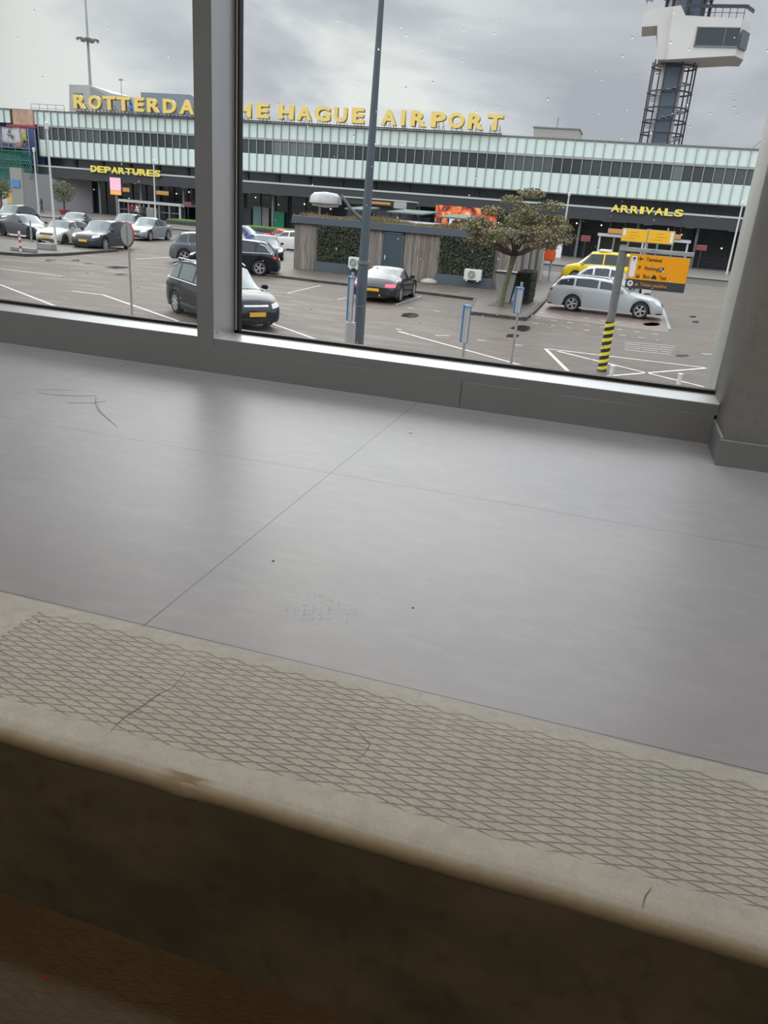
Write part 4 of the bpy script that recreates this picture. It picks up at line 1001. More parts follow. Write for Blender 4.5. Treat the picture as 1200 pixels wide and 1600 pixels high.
cx, cz = bx0+.66, bz1-.525; obj('taxi_symbol', MB().prism([(cx-.065, yf, cz-.03), (cx+.065, yf, cz-.03), (cx+.065, yf, cz+.01), (cx+.045, yf, cz+.015), (cx+.03, yf, cz+.045), (cx-.03, yf, cz+.045), (cx-.045, yf, cz+.015), (cx-.065, yf, cz+.01)], (0, .003, 0)).box(cx-.018, cx+.018, yf, yf+.003, cz+.048, cz+.064).box(cx-.055, cx-.03, yf, yf+.003, cz-.045, cz-.03).box(cx+.03, cx+.055, yf, yf+.003, cz-.045, cz-.03), 'black_ink', sg)
cx, cz = bx0+.27, bz0+.11; obj('ticket_symbol', MB().box(cx-.035, cx+.035, yf, yf+.003, cz-.035, cz-.005).prism([(cx-.02, yf, cz), (cx+.03, yf, cz), (cx+.005, yf, cz+.04)], (0, .003, 0)), 'orange_dull', sg)
# twin small yellow signs further off
Y2 = 40
t = thing('twin_direction_sign', 'pair of small yellow direction panels on one post beyond the orange sign', 'sign', (at(1013, 380, Y2).x, Y2, 0))
xc = at(1012, 370, Y2).x; obj('post', MB().tube((xc, Y2, 0), (xc, Y2, 3.56), .08), 'steel_galv', t)
for (a, b, c, d) in ((974, 357, 1009, 379), (1015, 359.5, 1051, 382)):
    A = at(a, b, Y2-.1); B = at(c, d, Y2-.1); pn = obj('panel', MB().box(A.x, B.x, Y2-.1, Y2-.04, B.z, A.z), 'orange_sign' if 0 else 'panel_yellow' if 'panel_yellow' in MATS else 'orange_sign', t)
    pn.data.materials[0] = mat('panel_yellow', (.92, .50, .02), .4)
    mb = MB(); wd = B.x-A.x; hg = A.z-B.z
    for k, (u0, u1) in enumerate(((.32, .60), (.28, .70), (.15, .55))): mb.box(A.x+wd*u0, A.x+wd*u1, Y2-.106, Y2-.1, A.z-hg*(.27+.25*k), A.z-hg*(.22+.25*k))
    obj('text_lines', mb, 'orange_dull', t)
    xo = A.x+wd*.03 if a < 1000 else B.x-wd*.14; obj('white_strip', MB().box(xo, xo+wd*.11, Y2-.107, Y2-.1, A.z-hg*(.55 if a < 1000 else .9), A.z-hg*.08), 'white_sign', t)
    obj('panel_frame', MB().box(A.x-.03, B.x+.03, Y2-.08, Y2-.02, B.z-.03, A.z+.03), 'clad_grey', t)
# white round sign far right
p = at(1175, 392, 55); t = thing('round_white_sign', 'round white sign on a thin post beside the concrete pillar', 'sign', (p.x, 55, 0))
obj('disc', MB().lathe([(0, 0), (.42, 0), (.42, .04), (0, .04)], (p.x, 55, p.z), 'Y', 28), 'white_sign', t); obj('text_line', MB().box(p.x-.25, p.x+.2, 54.98, 55, p.z-.03, p.z+.04), 'stone_grey', t); obj('post', MB().tube((p.x, 55.08, 0), (p.x, 55.08, p.z-.3), .04), 'steel_galv', t)

# ---------------- shed
SY = 41.0; SXL, SXR, SYB = -17.45, -5.35, 56.0; SH = 2.82; z0 = .1
sh = thing('equipment_shed', 'long flat-roofed shed clad in weathered boards and dark climbing plants', 'shed', ((SXL+SXR)/2, SY+5, z0))
X_ = lambda px, py: at(px, py, SY).x
obj('walls', MB().box(SXL, SXR, SY+.05, SYB, z0, SH-.35), 'wood_boards', sh)
obj('roof_fascia', MB().box(SXL-.12, SXR+.12, SY-.12, SYB+.1, SH-.37, SH).bevel(.01), 'shed_grey', sh)
h1a, h1b, h2a, h2b = X_(498, 350), X_(555, 354), X_(690, 365), X_(777, 370)
def hedge_panel(x0, x1, z0_, z1_, y=SY, d=.22, nm='climbing_plants', n=2200, seed=1, yb=None):
    r = random.Random(seed); mb = MB().box(x0, x1, y-.05, y+.06, z0_, z1_)
    for i in range(n):
        c = Vector((r.uniform(x0, x1), y-r.uniform(.02, d), r.uniform(z0_, z1_))); s = r.uniform(.04, .09)
        a = Vector((r.uniform(-1, 1), r.uniform(-.6, .2), r.uniform(-1, 1))).normalized()*s; b = a.cross(Vector((r.uniform(-.4, .4), -1, r.uniform(-.4, .4)))).normalized()*s*.7
        mb.face([c-a, c-b, c+a, c+b])
    return obj(nm, mb, 'hedge', sh)
hedge_panel(h1a, h1b+.5, .62, SH-.40, seed=1); hedge_panel(h2a, h2b, .62, SH-.40, seed=2)
for a, b in ((h1a-.1, h1b+.6), (h2a-.1, h2b+.05)): obj('plinth', MB().box(a, b, SY-.22, SY+.05, z0, .60).bevel(.01), 'shed_grey', sh)
dx0, dx1 = X_(601, 363), X_(630, 366)
dr = obj('door', MB().box(dx0, dx1, SY-.03, SY+.05, z0, 2.32).bevel(.008), 'shed_door', sh)
obj('door_handle', MB().box(dx0+.09, dx0+.14, SY-.07, SY-.03, 1.0, 1.25).box(dx0+.09, dx0+.22, SY-.1, SY-.06, 1.12, 1.15), 'chrome', dr)
obj('door_frame', MB().box(dx0-.07, dx0, SY-.05, SY+.05, z0, 2.4).box(dx1, dx1+.07, SY-.05, SY+.05, z0, 2.4).box(dx0-.07, dx1+.07, SY-.05, SY+.05, 2.32, 2.4), 'shed_grey', sh)
for k in range(3): obj('door_pull', MB().box(SXR, SXR+.05, SY+2.5+3.5*k, SY+3.5+3.5*k, .1, 2.3), 'shed_door', sh)
r = random.Random(9); mb = MB()
for i in range(5200):
    c = Vector((r.uniform(SXL+.2, SXR-.2), SY+.1+abs(r.gauss(0, 1.6)), SH)); hgt = r.uniform(.05, .22)*(1+.6*math.sin(c.x*1.3)); a = Vector((r.uniform(-.06, .06), r.uniform(-.03, .03), 0)); tip = c+Vector((r.uniform(-.07, .07), r.uniform(-.05, .05), max(.03, hgt)))
    mb.face([c-a, c+a, tip])
ms = obj('roof_planting', mb, 'sedum', sh); ms['kind'] = 'stuff'
# air conditioners
def ac(px0, px1, py0, py1, label):
    a, b = at(px0, py0, SY-.45), at(px1, py1, SY-.45); t = thing('air_conditioner', label, 'air conditioner', ((a.x+b.x)/2, SY-.4, b.z))
    w = b.x-a.x; cz = (a.z+b.z)/2; r_ = min((a.z-b.z)*.38, w*.36); cx = a.x+w*.45
    obj('casing', MB().box(a.x, b.x, SY-.55, SY-.22, b.z, a.z).bevel(.02), 'plastic_white', t)
    fn = obj('fan_grille', MB().lathe([(0, 0), (r_, 0), (r_, .02), (0, .02)], (cx, SY-.565, cz), 'Y', 24), 'fan_grey', t)
    mb = MB()
    for k in (.35, .6, .85): mb.lathe([(r_*k, 0), (r_*k+.012, 0), (r_*k+.012, .012), (r_*k, .012)], (cx, SY-.58, cz), 'Y', 24, True)
    obj('grille_rings', mb, 'plastic_white', fn); obj('hub', MB().lathe([(0, 0), (r_*.2, 0), (r_*.2, .02), (0, .02)], (cx, SY-.59, cz), 'Y', 14), 'plastic_white', fn)
    obj('feet', MB().box(a.x+.1, a.x+.2, SY-.55, SY-.2, b.z-.06, b.z).box(b.x-.2, b.x-.1, SY-.55, SY-.2, b.z-.06, b.z), 'plastic_white', t)
ac(545.5, 562, 401, 420, 'white air conditioner on the shed wall beside the lamp post'); ac(726.5, 751, 419.5, 439, 'larger white air conditioner on the shed wall right of the door')
p = at(670, 450, SY-.6); tag(obj('roof_tile_stack', MB().lathe([(.42, 0), (.45, .06), (.38, .16), (.15, .24), (0, .25)], (p.x, SY-.7, .1), 'Z', 14), 'clad_beige', smooth=True), 'low pale dome-shaped cover on the pavement right of the sports car', 'cover')
# shelters behind the shed
def shelter(pa, pb, Y, depth, label, slope=.25):
    A, B = at(*pa, Y), at(*pb, Y); t = thing('shelter', label, 'shelter', ((A.x+B.x)/2, Y, 0))
    z = A.z
    mb = MB().prism([Vector((A.x, Y, z)), Vector((B.x, Y, z-.0)), Vector((B.x+.3, Y+depth, z+slope)), Vector((A.x+.3, Y+depth, z+slope))], (0, 0, .10)); obj('roof', mb, 'shelter_roof', t)
    for k in range(4): xx = A.x+(B.x-A.x)*(k+.3)/3.8; obj('post', MB().box(xx, xx+.09, Y+.2, Y+.3, 0, z), 'steel_dark', t)
    for k in range(3): xx = A.x+(B.x-A.x)*(k+.4)/3.8; obj('glass_screen', MB().box(xx, xx+.7, Y+depth-.2, Y+depth-.15, .4, z-.15), 'window_glass_2', t)
mat('shelter_roof', (.14, .18, .165), .8, spec=.1, var=.15, vscale=2)
shelter((604, 332), (660, 334), 62, 4.5, 'low sloping glass-roofed shelter behind the shed, nearest the lamp post'); shelter((684, 340), (728, 343), 62, 4.5, 'low sloping glass-roofed shelter behind the shed, nearest the tree'); shelter((538, 327), (566, 329), 66, 4, 'small pale sloping shelter roof just behind the lamp arm')
# ---------------- trees
def leaf_cloud(mb, c, rad, n, s, r):
    for i in range(n):
        d = Vector((r.gauss(0, 1), r.gauss(0, 1), r.gauss(0, 1))); d = d.normalized()*(r.random()**.4); q_ = Vector((c.x+d.x*rad[0], c.y+d.y*rad[1], c.z+d.z*rad[2]))
        a = Vector((r.uniform(-1, 1), r.uniform(-1, 1), r.uniform(-.6, .6))).normalized()*s*r.uniform(.6, 1.2); b = a.cross(Vector((r.uniform(-1, 1), r.uniform(-1, 1), r.uniform(-1, 1)))).normalized()*s*.55
        mb.face([q_-a, q_-b, q_+a, q_+b])
r = random.Random(21); TB = Vector((-4.72, 33.2, .1)); FK = Vector((-4.42, 33.2, 2.15))
tr_ = thing('pruned_tree', 'spreading flat-crowned tree with leaning mossy trunk on the paved island', 'tree', TB)
obj('trunk', MB().path([TB, TB+Vector((.03, 0, .12)), TB+Vector((.10, 0, .8)), TB+Vector((.22, 0, 1.5)), FK], [.17, .125, .11, .105, .13], 12), 'bark', tr_, smooth=1.2)
mbb = MB(); mbl = MB(); tips = []
for k in range(15):
    a = 2*PI*k/15+r.uniform(-.2, .2); L1 = r.uniform(.7, 1.1); p1 = FK+Vector((math.cos(a)*L1, math.sin(a)*L1, r.uniform(.22, .7)))
    mbb.path([FK, (FK+p1)/2+Vector((0, 0, -.05)), p1], [.065, .05, .035], 7)
    for j in range(4):
        b = a+r.uniform(-.6, .6); L2 = r.uniform(.5, 1.25); p2 = p1+Vector((math.cos(b)*L2, math.sin(b)*L2, r.uniform(.05, .75))); mbb.path([p1, p2], [.03, .015], 5); tips.append(p2)
        for jj in range(3): p3 = p2+Vector((r.uniform(-.4, .4), r.uniform(-.4, .4), r.uniform(.0, .4))); mbb.path([p2, p3], [.012, .006], 4)
for k in range(9):
    p1 = FK+Vector((r.uniform(-.5, .8), r.uniform(-.5, .5), r.uniform(.9, 1.7))); mbb.path([FK, p1], [.05, .02], 6); tips.append(p1)
for tpt in tips: leaf_cloud(mbl, tpt, (.42, .42, .16), 105, .055, r)
def cl(px, py, rx, rz, n, s=.06):
    c = at(px, py, 33.2+r.uniform(-.8, .8)); leaf_cloud(mbl, c, (rx, rx, rz), n, s, r)
for px, py, rx, rz, n in ((770, 330, .55, .22, 420), (745, 345, .45, .16, 260), (830, 302, .6, .2, 420), (860, 322, .6, .25, 420), (800, 312, .5, .2, 300), (850, 345, .7, .25, 500), (805, 345, .7, .3, 500), (820, 330, .6, .3, 450), (835, 365, .6, .22, 320), (770, 365, .7, .2, 360), (795, 375, .7, .18, 350), (875, 345, .4, .2, 220), (745, 375, .5, .12, 200)): cl(px, py, rx, rz, n)
obj('branches', mbb, 'bark_dark', tr_); obj('foliage', mbl, 'leaf_mix', tr_)
tag(obj('tree_pit', MB().box(TB.x-.5, TB.x+.6, TB.y-.3, TB.y+.5, .095, .108), 'bark_dark'), 'square soil pit around the foot of the leaning tree', 'tree pit')
# planter pot and clipped hedge
p = Vector((-4.88, 35.3, .1)); t = thing('tall_planter', 'tall tapering grey planter pot behind the tree trunk', 'planter', p)
mb = MB(); lo = [(-.28, -.28), (.28, -.28), (.28, .28), (-.28, .28)]; hi = [(-.45, -.45), (.45, -.45), (.45, .45), (-.45, .45)]
A = [mb.bm.verts.new((p.x+a, p.y+b, .1)) for a, b in lo]; B = [mb.bm.verts.new((p.x+a, p.y+b, 1.32)) for a, b in hi]
for i in range(4): mb.bm.faces.new((A[i], A[(i+1) % 4], B[(i+1) % 4], B[i]))
mb.bm.faces.new(A[::-1]); mb.bm.faces.new(B); obj('pot', mb, 'clad_grey', t); obj('rim', MB().box(p.x-.47, p.x+.47, p.y-.47, p.y+.47, 1.30, 1.38), 'charcoal', t)
ha, hb = at(804, 470, 35.2).x, at(826, 470, 35.2).x
mb = MB().box(ha+.04, hb-.04, 35.04, 37.16, .1, 1.36); rr_ = random.Random(3)
for i in range(2600):
    f = rr_.choice((0, 0, 1, 2)); c = Vector((rr_.uniform(ha, hb), 35.0 if f == 0 else rr_.uniform(35, 37.2), rr_.uniform(.12, 1.4)))
    if f == 1: c.x = hb
    if f == 2: c.z = 1.4
    a = Vector((rr_.uniform(-1, 1), rr_.uniform(-1, 1), rr_.uniform(-1, 1))).normalized()*.055; b = a.orthogonal()*.7; mb.face([c-a, c-b, c+a, c+b])
tag(obj('clipped_hedge', mb, 'hedge'), 'small clipped box hedge beside the tall planter at the shed corner', 'hedge')
def small_tree(px, py, Y, h, cr, label, m='olive_leaf', z0=.1):
    q_ = at(px, py, Y); p = Vector((q_.x, Y, z0)); r = random.Random(int(px)); t = thing('potted_tree', label, 'tree', p)
    obj('pot', MB().lathe([(.45, 0), (.6, .5), (.55, .5), (0, .5)], (p.x, p.y, z0), 'Z', 14), 'poster_red', t)
    mb = MB().path([p+Vector((0, 0, .4)), p+Vector((.05, 0, h*.45)), p+Vector((0, 0, h*.7))], [.09, .07, .04], 8)
    for k in range(5): a = k*1.25; mb.path([p+Vector((0, 0, h*.45)), p+Vector((math.cos(a)*cr*.6, math.sin(a)*cr*.6, h*.8))], [.05, .02], 6)
    obj('trunk', mb, 'bark_dark', t); ml = MB(); leaf_cloud(ml, p+Vector((0, 0, h*.68)), (cr, cr, h*.34), 1500, .10, r); obj('foliage', ml, m, t)
small_tree(101, 335, 79, 3.5, 1.35, 'bushy olive-green tree in a red pot left of departures'); small_tree(3, 330, 74, 3.3, 1.2, 'bushy tree at the far left edge beside the yellow board')


# ================================================================== CARS
def lerp(a, b, t): return a+(b-a)*t
def pl(pts, x):
    if x <= pts[0][0]: return pts[0][1]
    for (a, b), (c, d) in zip(pts, pts[1:]):
        if x <= c: return lerp(b, d, (x-a)/(c-a)) if c > a else d
    return pts[-1][1]
def sm(pts, x, w=.10): return (pl(pts, x-w)+2*pl(pts, x)+pl(pts, x+w))/4
# style: L, W, H, wheelbase, front overhang, hood z, cowl x (from front), roof front, roof rear (from rear), tail x (from rear), tail z, belt z, wheel r
STY = dict(
    wagon=dict(L=4.85, W=1.84, H=1.48, wb=2.85, fo=.90, hood=.97, cowl=1.42, rf=2.25, rr=.48, tx=.10, tz=1.05, belt=1.01, wr=.34, hz=.66),
    mpv=dict(L=4.66, W=1.86, H=1.66, wb=2.76, fo=.94, hood=1.04, cowl=1.02, rf=1.95, rr=.50, tx=.12, tz=1.06, belt=1.02, wr=.335, hz=.72),
    suv=dict(L=4.45, W=1.86, H=1.64, wb=2.70, fo=.88, hood=1.04, cowl=1.30, rf=2.00, rr=.62, tx=.16, tz=1.08, belt=1.02, wr=.36, hz=.78),
    hatch=dict(L=4.25, W=1.78, H=1.46, wb=2.62, fo=.84, hood=.93, cowl=1.15, rf=1.90, rr=.70, tx=.18, tz=.98, belt=.92, wr=.32, hz=.66),
    mini=dict(L=3.85, W=1.73, H=1.42, wb=2.50, fo=.72, hood=.96, cowl=1.12, rf=1.62, rr=.42, tx=.14, tz=.98, belt=.94, wr=.31, hz=.70),
    fastback=dict(L=4.75, W=1.89, H=1.58, wb=2.89, fo=.86, hood=.94, cowl=1.15, rf=2.15, rr=1.55, tx=.16, tz=1.10, belt=.98, wr=.36, hz=.68),
    sedan=dict(L=4.80, W=1.85, H=1.44, wb=2.88, fo=.86, hood=.92, cowl=1.40, rf=2.20, rr=1.60, tx=.55, tz=1.03, belt=.92, wr=.34, hz=.66),
    coupe=dict(L=4.49, W=1.88, H=1.30, wb=2.45, fo=1.0, hood=.86, cowl=1.45, rf=2.05, rr=1.75, tx=.45, tz=.88, belt=.86, wr=.34, hz=.62),
    van=dict(L=5.2, W=1.95, H=1.98, wb=3.1, fo=.95, hood=1.15, cowl=.95, rf=1.75, rr=.35, tx=.1, tz=1.2, belt=1.12, wr=.34, hz=.80))
_wheels = {}
def wheel_meshes(rw, rim, spokes):
    key = (rw, rim, spokes)
    if key in _wheels: return _wheels[key]
    w = .11; rr = rw*.70
    ty = MB().lathe([(rr, -w), (rw*.93, -w), (rw, -w*.6), (rw, w*.6), (rw*.93, w), (rr, w)], (0, 0, 0), 'Y', 28, True).mesh('tyre', 'tyre')
    for p in ty.polygons: p.use_smooth = True
    mb = MB().lathe([(rr+.005, -w*.8), (rr+.012, -w*.95), (rr-.03, -w*.9), (rr-.04, 0), (rr-.04, w*.5), (rr, w*.6)], (0, 0, 0), 'Y', 28, cap=False)
    for k in range(spokes):
        a = 2*PI*k/spokes; c, s = math.cos(a), math.sin(a); t = Vector((-s, 0, c)); d = Vector((c, 0, s))
        y = -w*.92
        P = [d*.04-t*.03, d*(rr)-t*.045, d*(rr)+t*.045, d*.04+t*.03]; P = [Vector((p.x, y, p.z)) for p in P]; mb.prism(P, (0, .03, 0))
    mb.lathe([(0, -w), (.05, -w*.98), (.06, -w*.7), (0, -w*.7)], (0, 0, 0), 'Y', 14)
    ri = mb.mesh('rim', rim)
    bk = MB().lathe([(0, 0), (rr*.98, 0), (rr*.98, .02), (0, .02)], (0, 0, 0), 'Y', 20).mesh('brake', 'car_black')
    _wheels[key] = (ty, ri, bk); return _wheels[key]
def car(label, style, pc, loc, head, name='parked_car', rim='rim_silver', spokes=5, tail='taillight', roof=None, glass='car_glass', rails=None, lower=None, chrome=False, group='parked cars', plate=True, cat='car', extra=None, sc=1.0, name_=None):
    s = dict(STY[style]); L_, W_, H_ = s['L'], s['W'], s['H']; f = L_/2; rb = -L_/2
    t = thing(name, label, cat, (loc[0], loc[1], loc[2] if len(loc) > 2 else 0), math.radians(head), group)
    xf = f-s['fo']; xr = xf-s['wb']; wr = s['wr']
    top = [(rb, .60), (rb+.05, s['tz']-.22), (rb+s['tx'], s['tz']), (rb+s['rr'], H_-.075), (rb+s['rr']+.45, H_-.015), (lerp(rb+s['rr'], f-s['rf'], .6), H_), (f-s['rf'], H_-.05), (f-s['cowl'], s['hood']+.02), (f-.55, s['hood']-.09), (f-.20, s['hood']-.20), (f-.05, s['hz']-.06), (f, .48)]
    belt = [(rb, .55), (rb+.06, s['tz']-.25), (rb+s['tx']+.08, s['tz']-.06), (rb+s['tx']+.5, s['belt']+.03), (f-s['cowl']-.2, s['belt']-.02), (f-s['cowl']+.1, s['hood']-.05), (f-.5, s['hood']-.16), (f-.2, s['hood']-.27), (f-.05, s['hz']-.12), (f, .44)]
    low0 = .20
    def zlow(x):
        z = low0+(.08 if x > f-.3 or x < rb+.3 else 0)
        for xw in (xf, xr):
            d = abs(x-xw); R2 = wr+.045
            if d < R2: z = max(z, wr+math.sqrt(max(0, R2*R2-d*d)))
        return z
    def hw(x):
        d = min(f-x, 1e9); e = x-rb; w = W_/2
        if d < .8: w -= .20*((.8-d)/.8)**2.2
        if e < .6: w -= .13*((.6-e)/.6)**2.2
        if d < .12: w -= .14*((.12-d)/.12)**1.5
        if e < .08: w -= .06*((.08-e)/.08)**1.5
        return w
    pil = [f-s['cowl']-.42 if style not in ('coupe',) else None]
    gx0, gx1 = rb+s['tx']+.22, f-s['cowl']-.12
    if style in ('sedan', 'coupe', 'fastback'): gx0 = rb+s['tx']+.55
    span = gx1-gx0
    doors = [gx0+span*.62] if style in ('coupe', 'mini') else [gx0+span*.60, gx0+span*.26]
    xs = set([rb, rb+.02, rb+.05, rb+.09, rb+.15, f, f-.02, f-.05, f-.1, f-.15, f-.2, gx0, gx1, f-s['cowl'], f-s['rf'], rb+s['tx'], rb+s['rr']])
    for d in doors: xs |= {d-.045, d+.045}
    for i in range(46): xs.add(rb+L_*i/45)
    for xw in (xf, xr):
        for k in range(-7, 8): xs.add(xw+(wr+.045)*math.sin(k/7*PI/2)*.999)
    xs = sorted(x for x in xs if rb <= x <= f); xx = [xs[0]]
    for x in xs[1:]:
        if x-xx[-1] > .012: xx.append(x)
    xx[-1] = f
    bm = bmesh.new(); rings = []
    Wr = W_/2-.24
    for x in xx:
        zt = sm(top, x, .05); zb = min(sm(belt, x, .08), zt-.015); w = hw(x); zl = min(zlow(x), zb-.04)
        gh = max(0, min(1, (zt-zb)/(H_-s['belt']))); wb_ = w-.045-.03*(1-gh)
        we = lerp(wb_-.10, Wr, gh) if gh > .08 else wb_-.12
        ze = lerp(zb+.012, zt-.05, min(1, gh*1.0)) if gh > .08 else lerp(zb, zt, .6)
        zm = lerp(zl, zb, .5)
        R0 = [(0, low0), (w-.30, low0), (w-.30, max(low0, zl-.02)), (w-.035, zl), (w-.004, lerp(zl, zb, .25)), (w, zm+.02), (w-.012, lerp(zl, zb, .82)), (wb_, zb), (lerp(wb_, we, .10), lerp(zb, ze, .10)), (lerp(wb_, we, .9), lerp(zb, ze, .90)), (we-.01, ze+.004), (we*.72, lerp(ze, zt, .72)), (we*.36, lerp(ze, zt, .93)), (0, zt)]
        rings.append([(x, y, z) for y, z in R0]+[gh])
    nr = 14; VL = []; VR = []
    for rg in rings:
        VL.append([bm.verts.new((p[0], p[1], p[2])) for p in rg[:nr]])
        VR.append([VL[-1][j] if j in (0, nr-1) else bm.verts.new((p[0], -p[1], p[2])) for j, p in enumerate(rg[:nr])])
    gl = {}
    def add(key, vs): gl.setdefault(key, []).append([v.co.copy() for v in vs])
    for i in range(len(xx)-1):
        xm = (xx[i]+xx[i+1])/2; gh = min(rings[i][nr], rings[i+1][nr])
        for sd_, V in ((1, VL), (-1, VR)):
            for j in range(nr-1):
                q_ = (V[i][j], V[i+1][j], V[i+1][j+1], V[i][j+1])
                if len(set(q_)) < 4: pass
                key = None
                if j == 8 and gx0 < xm < gx1 and gh > .22 and not any(abs(xm-d) < .045 for d in doors):
                    key = ('side_window', sd_, sum(xm > d for d in doors))
                elif j in (10, 11, 12) and f-s['rf']+.02 < xm < f-s['cowl']-.02: key = ('windshield',)
                elif j in (10, 11, 12) and rb+s['tx']+.05 < xm < rb+s['rr']-.03: key = ('rear_window',)
                uq = []
                for v_ in q_:
                    if v_ not in uq: uq.append(v_)
                if key: add(key, uq)
                if len(uq) >= 3:
                    try: fc = bm.faces.new(uq)
                    except ValueError: continue
                    if key: fc.material_index = 1
                    elif lower and j <= 3 or j <= 2: fc.material_index = 2
                    elif roof and j >= 9 and gh > .5: fc.material_index = 3
    for idx in (0, -1):
        lf = VL[idx]; rg = VR[idx]; loop = lf+[v for v in rg[::-1] if v not in lf]
        try: bm.faces.new(loop)
        except ValueError: pass
    bmesh.ops.recalc_face_normals(bm, faces=bm.faces); bvh = BVHTree.FromBMesh(bm)
    me = bpy.data.meshes.new('body'); bm.to_mesh(me); bm.free()
    for m_ in (pc, glass, 'car_black', roof or pc): me.materials.append(MATS[m_])
    for p in me.polygons: p.use_smooth = True
    me.set_sharp_from_angle(angle=math.radians(38))
    body = obj('body', me, None, t, world=False)
    cxy = Vector((0, 0, .9))
    for key, fs in gl.items():
        mb = MB(); cc = sum((v for f_ in fs for v in f_), Vector())/sum(len(f_) for f_ in fs)
        vm = {}
        for f_ in fs:
            vs = []
            for v_ in f_:
                k_ = (round(v_.x, 4), round(v_.y, 4), round(v_.z, 4))
                if k_ not in vm:
                    off = Vector((0, math.copysign(.006, v_.y), .002)) if key[0] == 'side_window' else Vector((.002 if key[0] == 'windshield' else -.002, 0, .006))
                    vm[k_] = mb.bm.verts.new(v_+off)
                vs.append(vm[k_])
            try: mb.bm.faces.new(vs)
            except ValueError: pass
        obj(key[0], mb, glass if key[0] != 'windshield' else 'car_glass_pale', t, smooth=True, world=False)
    def patch(nm, end, y0, y1, z0_, z1_, m, off=.008, ny=6, nz=3, z2=None, z3=None, parent=None, mirror=False):
        for sg_ in ((1, -1) if mirror else (1,)):
            mb = MB(); G = []
            for a in range(ny+1):
                row = []
                for b in range(nz+1):
                    y = lerp(y0, y1, a/ny)*sg_; zl_ = lerp(z0_, z2 if z2 is not None else z0_, a/ny); zh_ = lerp(z1_, z3 if z3 is not None else z1_, a/ny); z = lerp(zl_, zh_, b/nz)
                    o_ = Vector((end*(f+1), y, z)); h_ = bvh.ray_cast(o_, Vector((-end, 0, 0)))
                    if h_[0] is None or (abs(h_[0].x-end*f) > 1.2): h_ = (Vector((end*(f-.4), y, z)), Vector((end, 0, 0)))
                    n_ = h_[1] if h_[1].x*end > 0 else -h_[1]
                    row.append(mb.bm.verts.new(h_[0]+n_*off))
                G.append(row)
            for a in range(ny):
                for b in range(nz): mb.bm.faces.new((G[a][b], G[a+1][b], G[a+1][b+1], G[a][b+1]))
            bmesh.ops.recalc_face_normals(mb.bm, faces=mb.bm.faces)
            obj(nm, mb, m, parent or t, smooth=True, world=False)
    hz = s['hz']; w2 = W_/2
    patch('headlight', 1, w2*.55, w2*.90, hz-.11, hz+.02, 'headlight', z2=hz-.04, z3=hz+.08, mirror=True)
    if style != 'coupe': patch('grille', 1, -w2*.48, w2*.48, hz-.13, hz-.01, 'car_black', .006, 8)
    if chrome: patch('chrome_bar', 1, -w2*.42, w2*.42, hz-.05, hz+.0, 'chrome', .016, 8, 1)
    patch('lower_intake', 1, -w2*.55, w2*.55, .26, .36, 'car_black', .006, 8)
    tz = s['tz']
    patch('taillight', -1, w2*.50, w2*.92, tz-.26, tz-.15, tail, .010, mirror=True)
    patch('rear_bumper_insert', -1, -w2*.6, w2*.6, .28, .38, 'car_black', .006)
    if plate:
        zf_ = .47 if style != 'suv' else .52
        patch('number_plate', 1, -.26, .26, zf_-.055, zf_+.055, 'plate_yellow', .03, 2, 1)
        zr_ = .60 if style == 'coupe' else .78
        if style == 'coupe': zr_ = .50
        patch('number_plate', -1, -.26, .26, zr_-.055, zr_+.055, 'plate_yellow', .03, 2, 1)
    ty, ri, bk = wheel_meshes(wr, rim, spokes)
    for xw in (xf, xr):
        for sd_ in (1, -1):
            o = obj('wheel', ty, None, t, world=False); o.location = (xw, sd_*(w2-.115), wr); o.rotation_euler = (0, 0, PI if sd_ > 0 else 0)
            c1 = obj('rim', ri, None, o, world=False); c2 = obj('brake_disc', bk, None, o, world=False)
    mx_ = f-s['cowl']-.35
    for sd_ in (1, -1):
        mb = MB().box(-.07, .07, 0, .20, -.06, .07).bevel(.03, 2); mb.bm.transform(Matrix.Translation((mx_, sd_*(w2-.06), s['belt']+.05)) @ Matrix.Scale(sd_, 4, (0, 1, 0))); obj('mirror', mb, lower and 'car_black' or pc, t, world=False)
    if rails:
        for sd_ in (1, -1): obj('roof_rail', MB().path([(rb+s['rr']+.1, sd_*(Wr-.02), H_-.07), (rb+s['rr']+.3, sd_*(Wr-.02), H_), (f-s['rf']-.3, sd_*(Wr-.02), H_+.01), (f-s['rf']-.1, sd_*(Wr-.02), H_-.05)], [.015]*4, 6), rails, t, world=False)
    if chrome:
        for sd_ in (1, -1):
            pts = []; 
            for i, x in enumerate(xx):
                if gx0-.12 < x < gx1+.1: rg = rings[i]; pts.append(Vector((x, sd_*(rg[7][1]+.012), rg[7][2]+.012)))
            if gx0: up_ = [Vector((x, sd_*(rings[i][9][1]+.014), rings[i][9][2])) for i, x in enumerate(xx) if gx0-.12 < x < gx0+.5][::-1]
            P = up_+pts; obj('window_trim', MB().path(P, [.022]*len(P), 5), 'chrome', t, world=False)
    return t
paint('black', (.012, .014, .02)); paint('silver', (.42, .44, .45)); paint('dark_grey', (.05, .055, .06)); paint('grey', (.12, .135, .15)); paint('tesla', (.23, .24, .25))
paint('white', (.68, .69, .69)); paint('cream', (.50, .50, .44)); paint('navy', (.02, .024, .045)); paint('blue', (.12, .14, .38)); paint('red', (.55, .03, .03)); paint('yellow', (.80, .60, .02)); paint('gunmetal', (.035, .038, .042)); paint('midgrey', (.09, .095, .11))
